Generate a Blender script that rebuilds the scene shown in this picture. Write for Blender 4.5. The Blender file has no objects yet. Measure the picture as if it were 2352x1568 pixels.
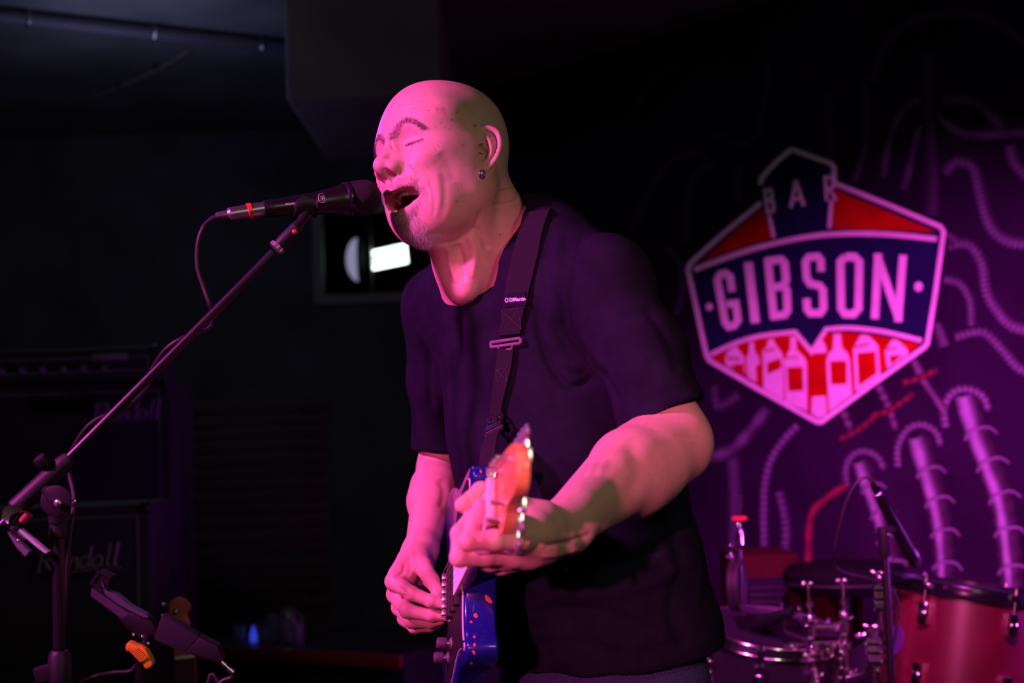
import bpy, bmesh, math, random
import numpy as np
from mathutils import Vector, Matrix

random.seed(7)
RNG = np.random.default_rng(7)
SC = bpy.context.scene
COL = SC.collection

# ---------------------------------------------------------------- camera
W, H, LENS = 2352, 1568, 50.0
FPX = W * LENS / 36.0
CAM_LOC = Vector((0.0, 0.0, 1.25))
CAM_ROT = Matrix.Rotation(math.radians(94.0), 3, 'X') @ Matrix.Rotation(math.radians(-2.0), 3, 'Z')
cam_data = bpy.data.cameras.new('camera')
cam = bpy.data.objects.new('camera', cam_data)
COL.objects.link(cam)
cam.matrix_world = Matrix.Translation(CAM_LOC) @ CAM_ROT.to_4x4()
cam_data.lens = LENS
cam_data.sensor_width = 36.0
cam_data.clip_start = 0.05
cam_data.dof.use_dof = True
cam_data.dof.focus_distance = 2.08
cam_data.dof.aperture_fstop = 3.5
SC.camera = cam

CR = np.array(CAM_ROT)
CL = np.array(CAM_LOC)


def P(px, py, d):
    """the point that lies d metres in front of the lens behind pixel px, py (camera axes: right, up, forward)"""
    return np.array([(px - W / 2) / FPX * d, -(py - H / 2) / FPX * d, d])


def c2w(p):
    p = np.asarray(p, float)
    return (p * np.array([1, 1, -1])) @ CR.T + CL


def w2c(p):
    return ((np.asarray(p, float) - CL) @ CR) * np.array([1, 1, -1])


def c2wv(v):
    return (np.asarray(v, float) * np.array([1, 1, -1])) @ CR.T


def WP(px, py, d):
    return c2w(P(px, py, d))


def nrm(v):
    v = np.asarray(v, float)
    return v / (np.linalg.norm(v) + 1e-12)


# ---------------------------------------------------------------- world and lights
SC.view_settings.view_transform = 'Standard'
SC.view_settings.look = 'None'
SC.view_settings.gamma = 1.0
SC.view_settings.use_curve_mapping = False
SC.view_settings.exposure = 0.0
world = bpy.data.worlds.new('world')
SC.world = world
world.use_nodes = True
world.node_tree.nodes['Background'].inputs[0].default_value = (0.35, 0.42, 0.62, 1)
world.node_tree.nodes['Background'].inputs[1].default_value = 0.0022


def light(name, kind, at, to, energy, color, size=0.1, spot=None, blend=0.5):
    ld = bpy.data.lights.new(name, kind)
    ld.energy = energy
    ld.color = color
    if kind == 'AREA':
        ld.shape = 'DISK'
        ld.size = size
    else:
        ld.shadow_soft_size = size
    if spot:
        ld.spot_size = math.radians(spot)
        ld.spot_blend = blend
    o = bpy.data.objects.new(name, ld)
    COL.objects.link(o)
    at, to = Vector(at), Vector(to)
    o.location = at
    o.rotation_euler = (to - at).to_track_quat('-Z', 'Y').to_euler()
    return o


HEADC = P(1010, 380, 2.12)
light('stage_wash_magenta', 'SPOT', c2w(HEADC + np.array([-1.93, 0.84, -1.16])), c2w(HEADC + np.array([0.1, -0.25, 0])),
      550, (1.0, 0.095, 0.68), 0.08, 46, 0.6)
light('stage_wash_blue', 'SPOT', c2w(P(300, 100, 3.6)), WP(1010, 760, 2.3), 16, (0.16, 0.05, 1.0), 0.06, 50, 0.6)
light('house_fill_warm', 'AREA', c2w(np.array([0.9, 0.9, 0.1])), WP(1250, 700, 2.1), 6.5, (1.0, 0.80, 0.60), 0.4)
light('stage_wash_drums', 'SPOT', c2w(np.array([0.35, 1.45, 1.3])), WP(2150, 1330, 4.2), 6500, (1.0, 0.055, 0.80), 0.05, 47, 1.0)
light('stage_wash_front', 'SPOT', c2w(np.array([-0.80, 0.42, -1.4])), WP(1410, 1080, 1.9), 410, (1.0, 0.12, 0.42), 0.03, 17, 0.8)
light('back_room_fill', 'POINT', c2w(np.array([-1.3, 0.75, 4.7])), WP(500, 300, 6), 5.5, (0.55, 0.58, 1.0), 0.35)  # added fill without a fixture, lifts the dark back wall and ceiling
light('drum_side_purple', 'SPOT', c2w(P(2900, 1300, 3.3)), WP(1950, 1480, 3.5), 70, (0.62, 0.05, 1.0), 0.06, 70, 0.8)


# ---------------------------------------------------------------- materials
def new_mat(name):
    m = bpy.data.materials.new(name)
    m.use_nodes = True
    return m, m.node_tree, m.node_tree.nodes['Principled BSDF']


def mat(name, color, rough=0.5, metal=0.0, noise=0.0, scale=40.0, bump=0.0, bscale=None, coat=0.0, spec=None,
        emit=None, estr=0.0, alpha=None, stretch=None, color2=None, sheen=0.0):
    m, nt, b = new_mat(name)
    c = (*color, 1.0)
    b.inputs['Base Color'].default_value = c
    b.inputs['Roughness'].default_value = rough
    b.inputs['Metallic'].default_value = metal
    b.inputs['Coat Weight'].default_value = coat
    b.inputs['Sheen Weight'].default_value = sheen
    if spec is not None:
        b.inputs['Specular IOR Level'].default_value = spec
    if emit:
        b.inputs['Emission Color'].default_value = (*emit, 1)
        b.inputs['Emission Strength'].default_value = estr
    tc = nt.nodes.new('ShaderNodeTexCoord')
    src = tc.outputs['Object']
    if stretch:
        mp = nt.nodes.new('ShaderNodeMapping')
        mp.inputs['Scale'].default_value = stretch
        nt.links.new(src, mp.inputs[0])
        src = mp.outputs[0]
    if noise > 0 or color2:
        n = nt.nodes.new('ShaderNodeTexNoise')
        n.inputs['Scale'].default_value = scale
        n.inputs['Detail'].default_value = 5
        nt.links.new(src, n.inputs['Vector'])
        r = nt.nodes.new('ShaderNodeValToRGB')
        c2 = color2 or tuple(max(0, x * (1 - noise)) for x in color)
        c1 = color if color2 else tuple(min(1, x * (1 + noise)) for x in color)
        r.color_ramp.elements[0].position = 0.35
        r.color_ramp.elements[1].position = 0.65
        r.color_ramp.elements[0].color = (*c2, 1)
        r.color_ramp.elements[1].color = (*c1, 1)
        nt.links.new(n.outputs['Fac'], r.inputs[0])
        nt.links.new(r.outputs[0], b.inputs['Base Color'])
    if bump > 0:
        n2 = nt.nodes.new('ShaderNodeTexNoise')
        n2.inputs['Scale'].default_value = bscale or scale
        n2.inputs['Detail'].default_value = 4
        nt.links.new(src, n2.inputs['Vector'])
        bp = nt.nodes.new('ShaderNodeBump')
        bp.inputs['Strength'].default_value = bump
        bp.inputs['Distance'].default_value = 0.001
        nt.links.new(n2.outputs['Fac'], bp.inputs['Height'])
        nt.links.new(bp.outputs[0], b.inputs['Normal'])
    return m


def mat_attr(name, rough=0.5, bump=0.0, bscale=300, noise=0.0, nscale=60, sss=0.0, spec=0.5, sheen=0.0, dist=0.001):
    """colour from the mesh's own paint layer"""
    m, nt, b = new_mat(name)
    a = nt.nodes.new('ShaderNodeVertexColor')
    a.layer_name = 'Col'
    tc = nt.nodes.new('ShaderNodeTexCoord')
    b.inputs['Roughness'].default_value = rough
    b.inputs['Specular IOR Level'].default_value = spec
    b.inputs['Sheen Weight'].default_value = sheen
    if sss:
        b.inputs['Subsurface Weight'].default_value = sss
        b.inputs['Subsurface Radius'].default_value = (1.0, 0.35, 0.2)
        b.inputs['Subsurface Scale'].default_value = 0.004
    out = a.outputs[0]
    if noise:
        n = nt.nodes.new('ShaderNodeTexNoise')
        n.inputs['Scale'].default_value = nscale
        n.inputs['Detail'].default_value = 6
        n.inputs['Roughness'].default_value = 0.65
        nt.links.new(tc.outputs['Object'], n.inputs['Vector'])
        mr = nt.nodes.new('ShaderNodeMapRange')
        mr.inputs['From Min'].default_value = 0.25
        mr.inputs['From Max'].default_value = 0.75
        mr.inputs['To Min'].default_value = 1 - noise
        mr.inputs['To Max'].default_value = 1 + noise
        nt.links.new(n.outputs['Fac'], mr.inputs[0])
        vm = nt.nodes.new('ShaderNodeVectorMath')
        vm.operation = 'SCALE'
        nt.links.new(out, vm.inputs[0])
        nt.links.new(mr.outputs[0], vm.inputs['Scale'])
        out = vm.outputs[0]
    nt.links.new(out, b.inputs['Base Color'])
    if bump:
        n2 = nt.nodes.new('ShaderNodeTexNoise')
        n2.inputs['Scale'].default_value = bscale
        n2.inputs['Detail'].default_value = 3
        nt.links.new(tc.outputs['Object'], n2.inputs['Vector'])
        bp = nt.nodes.new('ShaderNodeBump')
        bp.inputs['Strength'].default_value = bump
        bp.inputs['Distance'].default_value = dist
        nt.links.new(n2.outputs['Fac'], bp.inputs['Height'])
        nt.links.new(bp.outputs[0], b.inputs['Normal'])
    return m


# ---------------------------------------------------------------- objects
BASE = {}


def tag(o, label=None, cat=None, group=None, kind=None):
    if label:
        o['label'] = label
    if cat:
        o['category'] = cat
    if group:
        o['group'] = group
    if kind:
        o['kind'] = kind
    return o


def thing(name, label, cat, base, group=None, kind=None):
    o = bpy.data.objects.new(name, None)
    o.empty_display_size = 0.05
    COL.objects.link(o)
    o.location = Vector(base)
    BASE[o] = np.array(base, float)
    return tag(o, label, cat, group, kind)


def link(name, verts, faces, m, parent=None, smooth=True, label=None, cols=None, kind=None, base=None, edges=()):
    """one mesh object; verts in world coordinates, stored relative to the object's base"""
    verts = np.asarray(verts, float)
    pb = BASE[parent] if parent is not None else None
    if base is None:
        base = pb if pb is not None else np.zeros(3)
    base = np.asarray(base, float)
    me = bpy.data.meshes.new(name)
    me.from_pydata((verts - base).tolist() if len(verts) < 200000 else (verts - base), [], faces if isinstance(faces, list) else faces.tolist())
    mats = m if isinstance(m, (list, tuple)) else [m]
    for x in mats:
        me.materials.append(x)
    if smooth:
        me.polygons.foreach_set('use_smooth', [True] * len(me.polygons))
    if cols is not None:
        ca = me.color_attributes.new('Col', 'FLOAT_COLOR', 'POINT')
        c4 = np.ones((len(verts), 4), np.float32)
        c4[:, :3] = cols
        ca.data.foreach_set('color', c4.ravel())
    me.update()
    o = bpy.data.objects.new(name, me)
    COL.objects.link(o)
    if parent is not None:
        o.parent = parent
        o.location = Vector(base - pb)
    else:
        o.location = Vector(base)
    BASE[o] = base
    if label:
        o['label'] = label
    if kind:
        o['kind'] = kind
    return o


def autosmooth(o, ang=35):
    me = o.data
    bm = bmesh.new()
    bm.from_mesh(me)
    for e in bm.edges:
        if len(e.link_faces) == 2 and e.calc_face_angle(0) > math.radians(ang):
            e.smooth = False
    bm.to_mesh(me)
    bm.free()
    return o


def frame(d, up=(0, 0, 1)):
    d = nrm(d)
    u = np.asarray(up, float)
    if abs(np.dot(d, nrm(u))) > 0.97:
        u = np.array([1.0, 0, 0])
    s = nrm(np.cross(d, u))
    return d, s, np.cross(s, d)


class MB:
    """collects shapes into one mesh (world coordinates)"""

    def __init__(self):
        self.v, self.f = [], []

    def add(self, v, f):
        n = len(self.v)
        self.v += [tuple(x) for x in v]
        self.f += [tuple(i + n for i in q) for q in f]
        return self

    def tube(self, pts, r, n=10, closed=False, caps=True):
        pts = [np.asarray(p, float) for p in pts]
        m = len(pts)
        rs = r if isinstance(r, (list, tuple, np.ndarray)) else [r] * m
        v, f = [], []
        ref = None
        for i, p in enumerate(pts):
            if closed:
                d = pts[(i + 1) % m] - pts[i - 1]
            else:
                d = pts[min(i + 1, m - 1)] - pts[max(i - 1, 0)]
            d = nrm(d)
            if ref is None:
                _, s, u = frame(d)
            else:
                s = nrm(ref - d * np.dot(ref, d))
                u = np.cross(s, d)
            ref = s
            for k in range(n):
                a = 2 * math.pi * k / n
                v.append(p + rs[i] * (math.cos(a) * s + math.sin(a) * u))
        seg = m if closed else m - 1
        for i in range(seg):
            j = (i + 1) % m
            for k in range(n):
                l = (k + 1) % n
                f.append((i * n + k, i * n + l, j * n + l, j * n + k))
        if caps and not closed:
            f.append(tuple(range(n))[::-1][::-1])
            f.append(tuple((m - 1) * n + k for k in range(n))[::-1])
        return self.add(v, f)

    def lathe(self, o, d, prof, n=24, up=(0, 0, 1), caps=True):
        """prof: list of (distance along d, radius)"""
        o = np.asarray(o, float)
        d, s, u = frame(d, up)
        v, f = [], []
        for (t, r) in prof:
            for k in range(n):
                a = 2 * math.pi * k / n
                v.append(o + d * t + max(r, 1e-5) * (math.cos(a) * s + math.sin(a) * u))
        for i in range(len(prof) - 1):
            for k in range(n):
                l = (k + 1) % n
                f.append((i * n + k, i * n + l, (i + 1) * n + l, (i + 1) * n + k))
        if caps:
            f.append(tuple(range(n)))
            f.append(tuple((len(prof) - 1) * n + k for k in range(n))[::-1])
        return self.add(v, f)

    def box(self, c, ax, half, bev=0.0):
        c = np.asarray(c, float)
        ax = [np.asarray(a, float) for a in ax]
        hx, hy, hz = half
        if bev <= 0:
            v = [c + sx * hx * ax[0] + sy * hy * ax[1] + sz * hz * ax[2] for sx in (-1, 1) for sy in (-1, 1) for sz in (-1, 1)]
            f = [(0, 1, 3, 2), (4, 6, 7, 5), (0, 4, 5, 1), (2, 3, 7, 6), (0, 2, 6, 4), (1, 5, 7, 3)]
            return self.add(v, f)
        bm = bmesh.new()
        bmesh.ops.create_cube(bm, size=2)
        for w in bm.verts:
            w.co = Vector((w.co.x * hx, w.co.y * hy, w.co.z * hz))
        bmesh.ops.bevel(bm, geom=list(bm.edges), offset=min(bev, 0.95 * min(half)), segments=2, profile=0.6, affect='EDGES')
        v = [c + w.co.x * ax[0] + w.co.y * ax[1] + w.co.z * ax[2] for w in bm.verts]
        f = [tuple(w.index for w in q.verts) for q in bm.faces]
        bm.free()
        return self.add(v, f)

    def prism(self, poly, ex, bev=0.0, segs=3):
        """closed polygon (world points) extruded by ex"""
        ex = np.asarray(ex, float)
        bm = bmesh.new()
        vs = [bm.verts.new(tuple(p)) for p in poly]
        face = bm.faces.new(vs)
        r = bmesh.ops.extrude_face_region(bm, geom=[face])
        nv = [g for g in r['geom'] if isinstance(g, bmesh.types.BMVert)]
        bmesh.ops.translate(bm, verts=nv, vec=Vector(ex))
        bmesh.ops.recalc_face_normals(bm, faces=bm.faces)
        if bev > 0:
            cap = [f_ for f_ in bm.faces if len(f_.verts) == len(poly)]
            es = set()
            for c_ in cap:
                es |= set(c_.edges)
            bmesh.ops.bevel(bm, geom=list(es), offset=bev, segments=segs, profile=0.5, affect='EDGES')
        bmesh.ops.triangulate(bm, faces=[f_ for f_ in bm.faces if len(f_.verts) > 4])
        bm.verts.index_update()
        v = [tuple(w.co) for w in bm.verts]
        f = [tuple(w.index for w in q.verts) for q in bm.faces]
        bm.free()
        return self.add(v, f)

    def sphere(self, c, r, ax=None, n=16, m=10):
        c = np.asarray(c, float)
        rr = np.array(r if hasattr(r, '__len__') else [r] * 3, float)
        A = np.eye(3) if ax is None else np.array(ax, float)
        v, f = [], []
        for i in range(m + 1):
            th = math.pi * i / m
            for k in range(n):
                ph = 2 * math.pi * k / n
                q = np.array([math.sin(th) * math.cos(ph), math.sin(th) * math.sin(ph), math.cos(th)]) * rr
                v.append(c + q @ A)
        for i in range(m):
            for k in range(n):
                l = (k + 1) % n
                f.append((i * n + k, (i + 1) * n + k, (i + 1) * n + l, i * n + l))
        return self.add(v, f)

    def torus(self, c, d, R, r, n=40, m=10, up=(0, 0, 1), sq=None):
        c = np.asarray(c, float)
        d, s, u = frame(d, up)
        pts = [c + R * (math.cos(2 * math.pi * k / n) * s + math.sin(2 * math.pi * k / n) * u) for k in range(n)]
        return self.tube(pts, r, m, closed=True)

    def build(self, name, m, parent=None, smooth=True, label=None, kind=None, auto=35, base=None):
        o = link(name, self.v, self.f, m, parent, smooth, label, kind=kind, base=base)
        if smooth and auto and len(self.f) < 60000:
            autosmooth(o, auto)
        return o


def catmull(pts, n=8, closed=False):
    pts = [np.asarray(p, float) for p in pts]
    m = len(pts)
    out = []
    rng = range(m) if closed else range(m - 1)
    for i in rng:
        if closed:
            a, b, c, d = pts[i - 1], pts[i], pts[(i + 1) % m], pts[(i + 2) % m]
        else:
            a, b, c, d = pts[max(i - 1, 0)], pts[i], pts[i + 1], pts[min(i + 2, m - 1)]
        for k in range(n):
            t = k / n
            out.append(0.5 * ((2 * b) + (c - a) * t + (2 * a - 5 * b + 4 * c - d) * t * t + (3 * b - a - 3 * c + d) * t ** 3))
    if not closed:
        out.append(pts[-1])
    return out


# ---------------------------------------------------------------- solid modelling on a grid
def smin(a, b, k):
    if k <= 0:
        return np.minimum(a, b)
    h = np.maximum(k - np.abs(a - b), 0) / k
    return np.minimum(a, b) - h * h * (k * 0.25)


def cap(a, b, ra, rb=None):
    a = np.asarray(a, np.float32)
    b = np.asarray(b, np.float32)
    rb = ra if rb is None else rb
    ba = b - a
    bb = float(ba @ ba) + 1e-12

    def fn(X, Y, Z):
        h = np.clip(((X - a[0]) * ba[0] + (Y - a[1]) * ba[1] + (Z - a[2]) * ba[2]) / bb, 0, 1)
        d = np.sqrt((X - a[0] - ba[0] * h) ** 2 + (Y - a[1] - ba[1] * h) ** 2 + (Z - a[2] - ba[2] * h) ** 2)
        return d - (ra + (rb - ra) * h)
    R = max(ra, rb)
    return fn, np.minimum(a, b) - R, np.maximum(a, b) + R


def ell(c, r, A=None):
    """ellipsoid; rows of A are its axes"""
    c = np.asarray(c, np.float32)
    r = np.asarray(r, np.float32)
    A = np.eye(3, dtype=np.float32) if A is None else np.asarray(A, np.float32)

    def fn(X, Y, Z):
        x, y, z = X - c[0], Y - c[1], Z - c[2]
        k0 = 0
        k1 = 0
        for i in range(3):
            q = (x * A[i, 0] + y * A[i, 1] + z * A[i, 2]) / r[i]
            k0 = k0 + q * q
            k1 = k1 + (q / r[i]) ** 2
        k0 = np.sqrt(k0)
        return k0 * (k0 - 1) / (np.sqrt(k1) + 1e-9)
    e = np.sqrt(((A * r[:, None]) ** 2).sum(0))
    return fn, c - e, c + e


class Field:
    def __init__(self, lo, hi, h, km=.03):
        self.lo = np.asarray(lo, float)
        self.h = h
        n = np.ceil((np.asarray(hi, float) - self.lo) / h).astype(int) + 1
        self.n = n
        self.D = np.full(tuple(n), 1.0, np.float32)
        self.km = km

    def blk(self, lo, hi):
        i0 = np.clip(np.floor((lo - self.lo) / self.h).astype(int), 0, self.n)
        i1 = np.clip(np.ceil((hi - self.lo) / self.h).astype(int) + 1, 0, self.n)
        if np.any(i1 <= i0):
            return None
        sl = tuple(slice(a, b) for a, b in zip(i0, i1))
        ax = [(self.lo[k] + self.h * np.arange(i0[k], i1[k])).astype(np.float32) for k in range(3)]
        return sl, ax[0][:, None, None], ax[1][None, :, None], ax[2][None, None, :]

    def add(self, prim, k=0.01):
        fn, lo, hi = prim
        m = max(1.3 * k, self.km) + 2 * self.h
        b = self.blk(lo - m, hi + m)
        if b:
            sl, X, Y, Z = b
            self.D[sl] = smin(self.D[sl], fn(X, Y, Z), k)
        return self

    def sub(self, prim, k=0.005):
        fn, lo, hi = prim
        m = max(1.3 * k, self.km) + 2 * self.h
        b = self.blk(lo - m, hi + m)
        if b:
            sl, X, Y, Z = b
            self.D[sl] = -smin(-self.D[sl], fn(X, Y, Z), k)
        return self

    def chain(self, pts, rs, k=0.01):
        for i in range(len(pts) - 1):
            self.add(cap(pts[i], pts[i + 1], rs[i], rs[i + 1]), k if i == 0 else min(k, 0.006) if k < 0.02 else k)
        return self

    def soften(self, n):
        D = self.D
        for _ in range(n):
            for ax in range(3):
                a = [slice(None)] * 3
                b = [slice(None)] * 3
                c = [slice(None)] * 3
                a[ax], b[ax], c[ax] = slice(0, -2), slice(1, -1), slice(2, None)
                D[tuple(b)] = D[tuple(b)] * .5 + (D[tuple(a)] + D[tuple(c)]) * .25
        return self

    def mesh(self):
        return surface_nets(self.D, self.lo, self.h)


def surface_nets(D, lo, h):
    S = D < 0
    c = np.zeros(tuple(n - 1 for n in D.shape), np.uint8)
    for i in (0, 1):
        for j in (0, 1):
            for k in (0, 1):
                c += S[i:S.shape[0] - 1 + i, j:S.shape[1] - 1 + j, k:S.shape[2] - 1 + k]
    act = (c > 0) & (c < 8)
    I, J, K = np.nonzero(act)
    idx = np.full(c.shape, -1, np.int32)
    idx[act] = np.arange(len(I))
    cs = {}
    for i in (0, 1):
        for j in (0, 1):
            for k in (0, 1):
                cs[i, j, k] = D[I + i, J + j, K + k].astype(float)
    acc = np.zeros((len(I), 3))
    cnt = np.zeros(len(I))
    for a in cs:
        for ax in range(3):
            if a[ax] == 0:
                b = list(a)
                b[ax] = 1
                da, db = cs[a], cs[tuple(b)]
                m = (da < 0) != (db < 0)
                t = np.where(m, da / np.where(m, da - db, 1), 0)
                p = np.array(a, float)[None, :].repeat(len(I), 0)
                p[:, ax] = t
                acc += p * m[:, None]
                cnt += m
    V = (acc / cnt[:, None] + np.stack([I, J, K], 1)) * h + lo
    F = []
    for ax in range(3):
        b1, b2 = (ax + 1) % 3, (ax + 2) % 3
        s0 = [slice(None)] * 3
        s1 = [slice(None)] * 3
        s0[ax] = slice(0, -1)
        s1[ax] = slice(1, None)
        A, B = S[tuple(s0)], S[tuple(s1)]
        ch = A != B
        e = np.stack(np.nonzero(ch), 1)
        ok = (e[:, b1] > 0) & (e[:, b2] > 0) & (e[:, b1] < D.shape[b1] - 1) & (e[:, b2] < D.shape[b2] - 1)
        e = e[ok]

        def at(o1, o2):
            q = e.copy()
            q[:, b1] += o1
            q[:, b2] += o2
            return idx[q[:, 0], q[:, 1], q[:, 2]]
        f = np.stack([at(-1, -1), at(0, -1), at(0, 0), at(-1, 0)], 1)
        ins = A[e[:, 0], e[:, 1], e[:, 2]]
        f[~ins] = f[~ins][:, ::-1]
        F.append(f)
    return V, np.concatenate(F)


def vnormals(V, F):
    n = np.cross(V[F[:, 2]] - V[F[:, 0]], V[F[:, 3]] - V[F[:, 1]])
    N = np.zeros_like(V)
    for k in range(4):
        np.add.at(N, F[:, k], n)
    return N / (np.linalg.norm(N, axis=1, keepdims=True) + 1e-12)


def poly_dist(q, pts):
    """distance of points q (n, k) to a polyline, and the position along it 0..1"""
    best = np.full(len(q), 1e9)
    bt = np.zeros(len(q))
    m = len(pts) - 1
    for i in range(m):
        a, b = np.asarray(pts[i], float), np.asarray(pts[i + 1], float)
        ba = b - a
        t = np.clip((q - a) @ ba / (ba @ ba + 1e-12), 0, 1)
        d = np.linalg.norm(q - a - t[:, None] * ba, axis=1)
        m_ = d < best
        best[m_] = d[m_]
        bt[m_] = (i + t[m_]) / m
    return best, bt


def to_px(V):
    return np.stack([W / 2 + FPX * V[:, 0] / V[:, 2], H / 2 - FPX * V[:, 1] / V[:, 2]], 1)


def crease(V, N, lines):
    """press folds into a surface: lines = (polyline as seen from the front, width px, height m (+ ridge, - groove))"""
    px = to_px(V)
    face = np.clip(-(N * (V / np.linalg.norm(V, axis=1, keepdims=True))).sum(1) * 3, 0, 1)
    out = V.copy()
    for pts, w, a in lines:
        pp = catmull([np.array(p, float) for p in pts], 5)
        xs = [p[0] for p in pp]
        ys = [p[1] for p in pp]
        sel = np.nonzero((px[:, 0] > min(xs) - 4 * w) & (px[:, 0] < max(xs) + 4 * w) & (px[:, 1] > min(ys) - 4 * w) & (px[:, 1] < max(ys) + 4 * w) & (face > 0))[0]
        if len(sel) == 0:
            continue
        d, t = poly_dist(px[sel], pp)
        taper = np.clip(np.minimum(t, 1 - t) * 5, 0, 1) ** 0.7
        out[sel] += N[sel] * (a * np.exp(-(d / w) ** 2) * taper * face[sel])[:, None]
    return out
# ================================================================ the room
def plane_pt(px, py, o, n):
    """where the sight line behind pixel px, py meets the plane through o with normal n (world)"""
    d = nrm(WP(px, py, 1.0) - CL)
    t = np.dot(o - CL, n) / np.dot(d, n)
    return CL + d * t


# the mural wall runs obliquely behind the drums: two points of it fix the plane (upright)
A_, B_ = WP(1590, 720, 5.2), WP(2165, 660, 4.45)
ML = nrm(np.array([B_[0] - A_[0], B_[1] - A_[1], 0]))       # along the wall, to the right
MN = np.cross(ML, [0, 0, 1.0])                              # out of the wall
if np.dot(MN, CL - A_) < 0:
    MN = -MN


def M2W(px, py, lift=0.0):
    return plane_pt(px, py, A_ + MN * lift, MN)


FLOOR_Z, CEIL_Z = 0.0, 2.75
M_WALLB = mat('dark_painted_wall', (.050, .050, .065), .9, noise=.3, scale=4, bump=.3, bscale=60)
M_CEIL = mat('ceiling_board', (.10, .10, .12), .95, noise=.25, scale=3, bump=.3, bscale=80)
M_FLOOR = mat('stage_carpet', (.03, .025, .03), .95, noise=.4, scale=60, bump=.8, bscale=300)
M_MURAL = mat('mural_ground_paint', (.0150, .0030, .024), .9, noise=.35, scale=2.2, spec=.06)
M_PIPE = mat('painted_conduit', (.060, .048, .085), .6)


def quad(name, pts, m, th=None, kind='structure', parent=None):
    n = nrm(np.cross(pts[1] - pts[0], pts[3] - pts[0]))
    mb = MB()
    mb.prism(pts, n * (th or .04))
    o = mb.build(name, m, parent, smooth=False)
    if kind:
        o['kind'] = kind
    return o


def build_room():
    # mural wall: from where it meets the back wall at the left to beyond the frame at the right
    c0 = A_ - ML * 1.05
    c0[2] = 0
    c1 = B_ + ML * 2.2
    c1[2] = 0
    back = -MN
    mb = MB()
    mb.box((c0 + c1) / 2 + np.array([0, 0, 1.45]) + back * .05, (ML, MN, np.array([0, 0, 1.0])), (np.linalg.norm(c1 - c0) / 2, .05, 1.45))
    w = mb.build('wall_right', M_MURAL, smooth=False)
    w['kind'] = 'structure'
    # back wall, parallel to the picture, with an opening into the corridor where the lit sign hangs
    yb = 6.6
    xr = c0[0] + .3
    opx0, opx1 = WP(735, 600, 6.6)[0], xr - 1.02
    z0, z1 = WP(740, 682, 6.6)[2], WP(740, 478, 6.6)[2]
    opx1 = WP(1060, 600, 6.6)[0]
    mb = MB()

    def bx(x0, x1, za, zb, y0=yb, y1=yb + .12):
        mb.box(((x0 + x1) / 2, (y0 + y1) / 2, (za + zb) / 2), np.eye(3), ((x1 - x0) / 2, (y1 - y0) / 2, (zb - za) / 2))
    bx(-5.2, opx0, 0, 2.9)
    bx(opx1, xr + .5, 0, 2.9)
    bx(opx0, opx1, 0, z0)
    bx(opx0, opx1, z1, 2.9)
    o = mb.build('wall_back', M_WALLB, smooth=False)
    o['kind'] = 'structure'
    mb = MB()
    f_ = .035
    for (a, b, c, d) in ((opx0 - f_, opx0 + .01, z0 - f_, z1 + f_), (opx1 - .01, opx1 + f_, z0 - f_, z1 + f_), (opx0, opx1, z0 - f_, z0 + .01), (opx0, opx1, z1 - .01, z1 + f_)):
        mb.box(((a + b) / 2, yb - .012, (c + d) / 2), np.eye(3), ((b - a) / 2, .022, (d - c) / 2), .004)
    o = mb.build('trim_1', mat('window_casing', (.14, .13, .15), .6), smooth=False)
    o['kind'] = 'structure'
    # room behind the opening
    mb = MB()
    mb.box(((opx0 + opx1) / 2, 9.0, 1.45), np.eye(3), (2.4, .05, 1.45))
    o = mb.build('wall_corridor', M_WALLB, smooth=False)
    o['kind'] = 'structure'
    mb = MB()
    mb.box((-5.2, 3.0, 1.45), np.eye(3), (.05, 6.2, 1.45))
    o = mb.build('wall_left', M_WALLB, smooth=False)
    o['kind'] = 'structure'
    mb = MB()
    mb.box((0, 3.2, -.05), np.eye(3), (5.4, 6.2, .05))
    o = mb.build('floor', M_FLOOR, smooth=False)
    o['kind'] = 'structure'
    mb = MB()
    mb.box((0, 3.2, CEIL_Z + .05), np.eye(3), (5.4, 6.2, .05))
    o = mb.build('ceiling', M_CEIL, smooth=False)
    o['kind'] = 'structure'
    # boxed-in duct under the ceiling: its pale face shows beside the singer's head
    zc = CEIL_Z
    x0 = WP(655, 100, 4.6)[0]
    x1 = WP(1010, 100, 4.6)[0]
    yf = WP(655, 100, 4.6)[1]
    zl = WP(850, 225, 4.6)[2]
    mb = MB()
    mb.box(((x0 + x1) / 2, yf + .5, (zc + zl) / 2), np.eye(3), ((x1 - x0) / 2, .5, (zc - zl) / 2), .01)
    o = mb.build('ceiling_soffit', mat('soffit_board', (.16, .16, .22), .9, noise=.2, scale=2), smooth=False)
    o['kind'] = 'structure'
    # conduit along the ceiling at upper left
    n = np.array([0, 0, 1.0])
    p0, p1 = plane_pt(-160, 18, np.array([0, 0, CEIL_Z - .03]), n), plane_pt(655, 108, np.array([0, 0, CEIL_Z - .03]), n)
    t = thing('ceiling_conduit', 'pale straight conduit running along the dark ceiling at upper left', 'pipe', p0)
    MB().tube([p0, p1], .026, 12).build('pipe', M_PIPE, t)
    for k in (.25, .6, .92):
        p = p0 + (p1 - p0) * k
        MB().torus(p, p1 - p0, .028, .005, 16, 6).build('pipe_clip', M_STEEL, t)
    p2, p3 = plane_pt(430, 118, np.array([0, 0, CEIL_Z - .01]), n), plane_pt(215, 222, np.array([0, 0, CEIL_Z - .01]), n)
    t = thing('ceiling_cable', 'thin cable clipped diagonally to the ceiling below the conduit', 'cable', p2)
    MB().tube(catmull([p2, (p2 + p3) / 2 + np.array([.02, 0, -.005]), p3], 6), .009, 8).build('sheath', mat('grey_sheath', (.16, .12, .14), .7), t)
    for k in (.3, .7):
        MB().box(p2 + (p3 - p2) * k, (nrm(p3 - p2), np.cross(n, nrm(p3 - p2)), n), (.006, .012, .011), .002).build('cable_clip', M_BLACKP, t)


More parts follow.
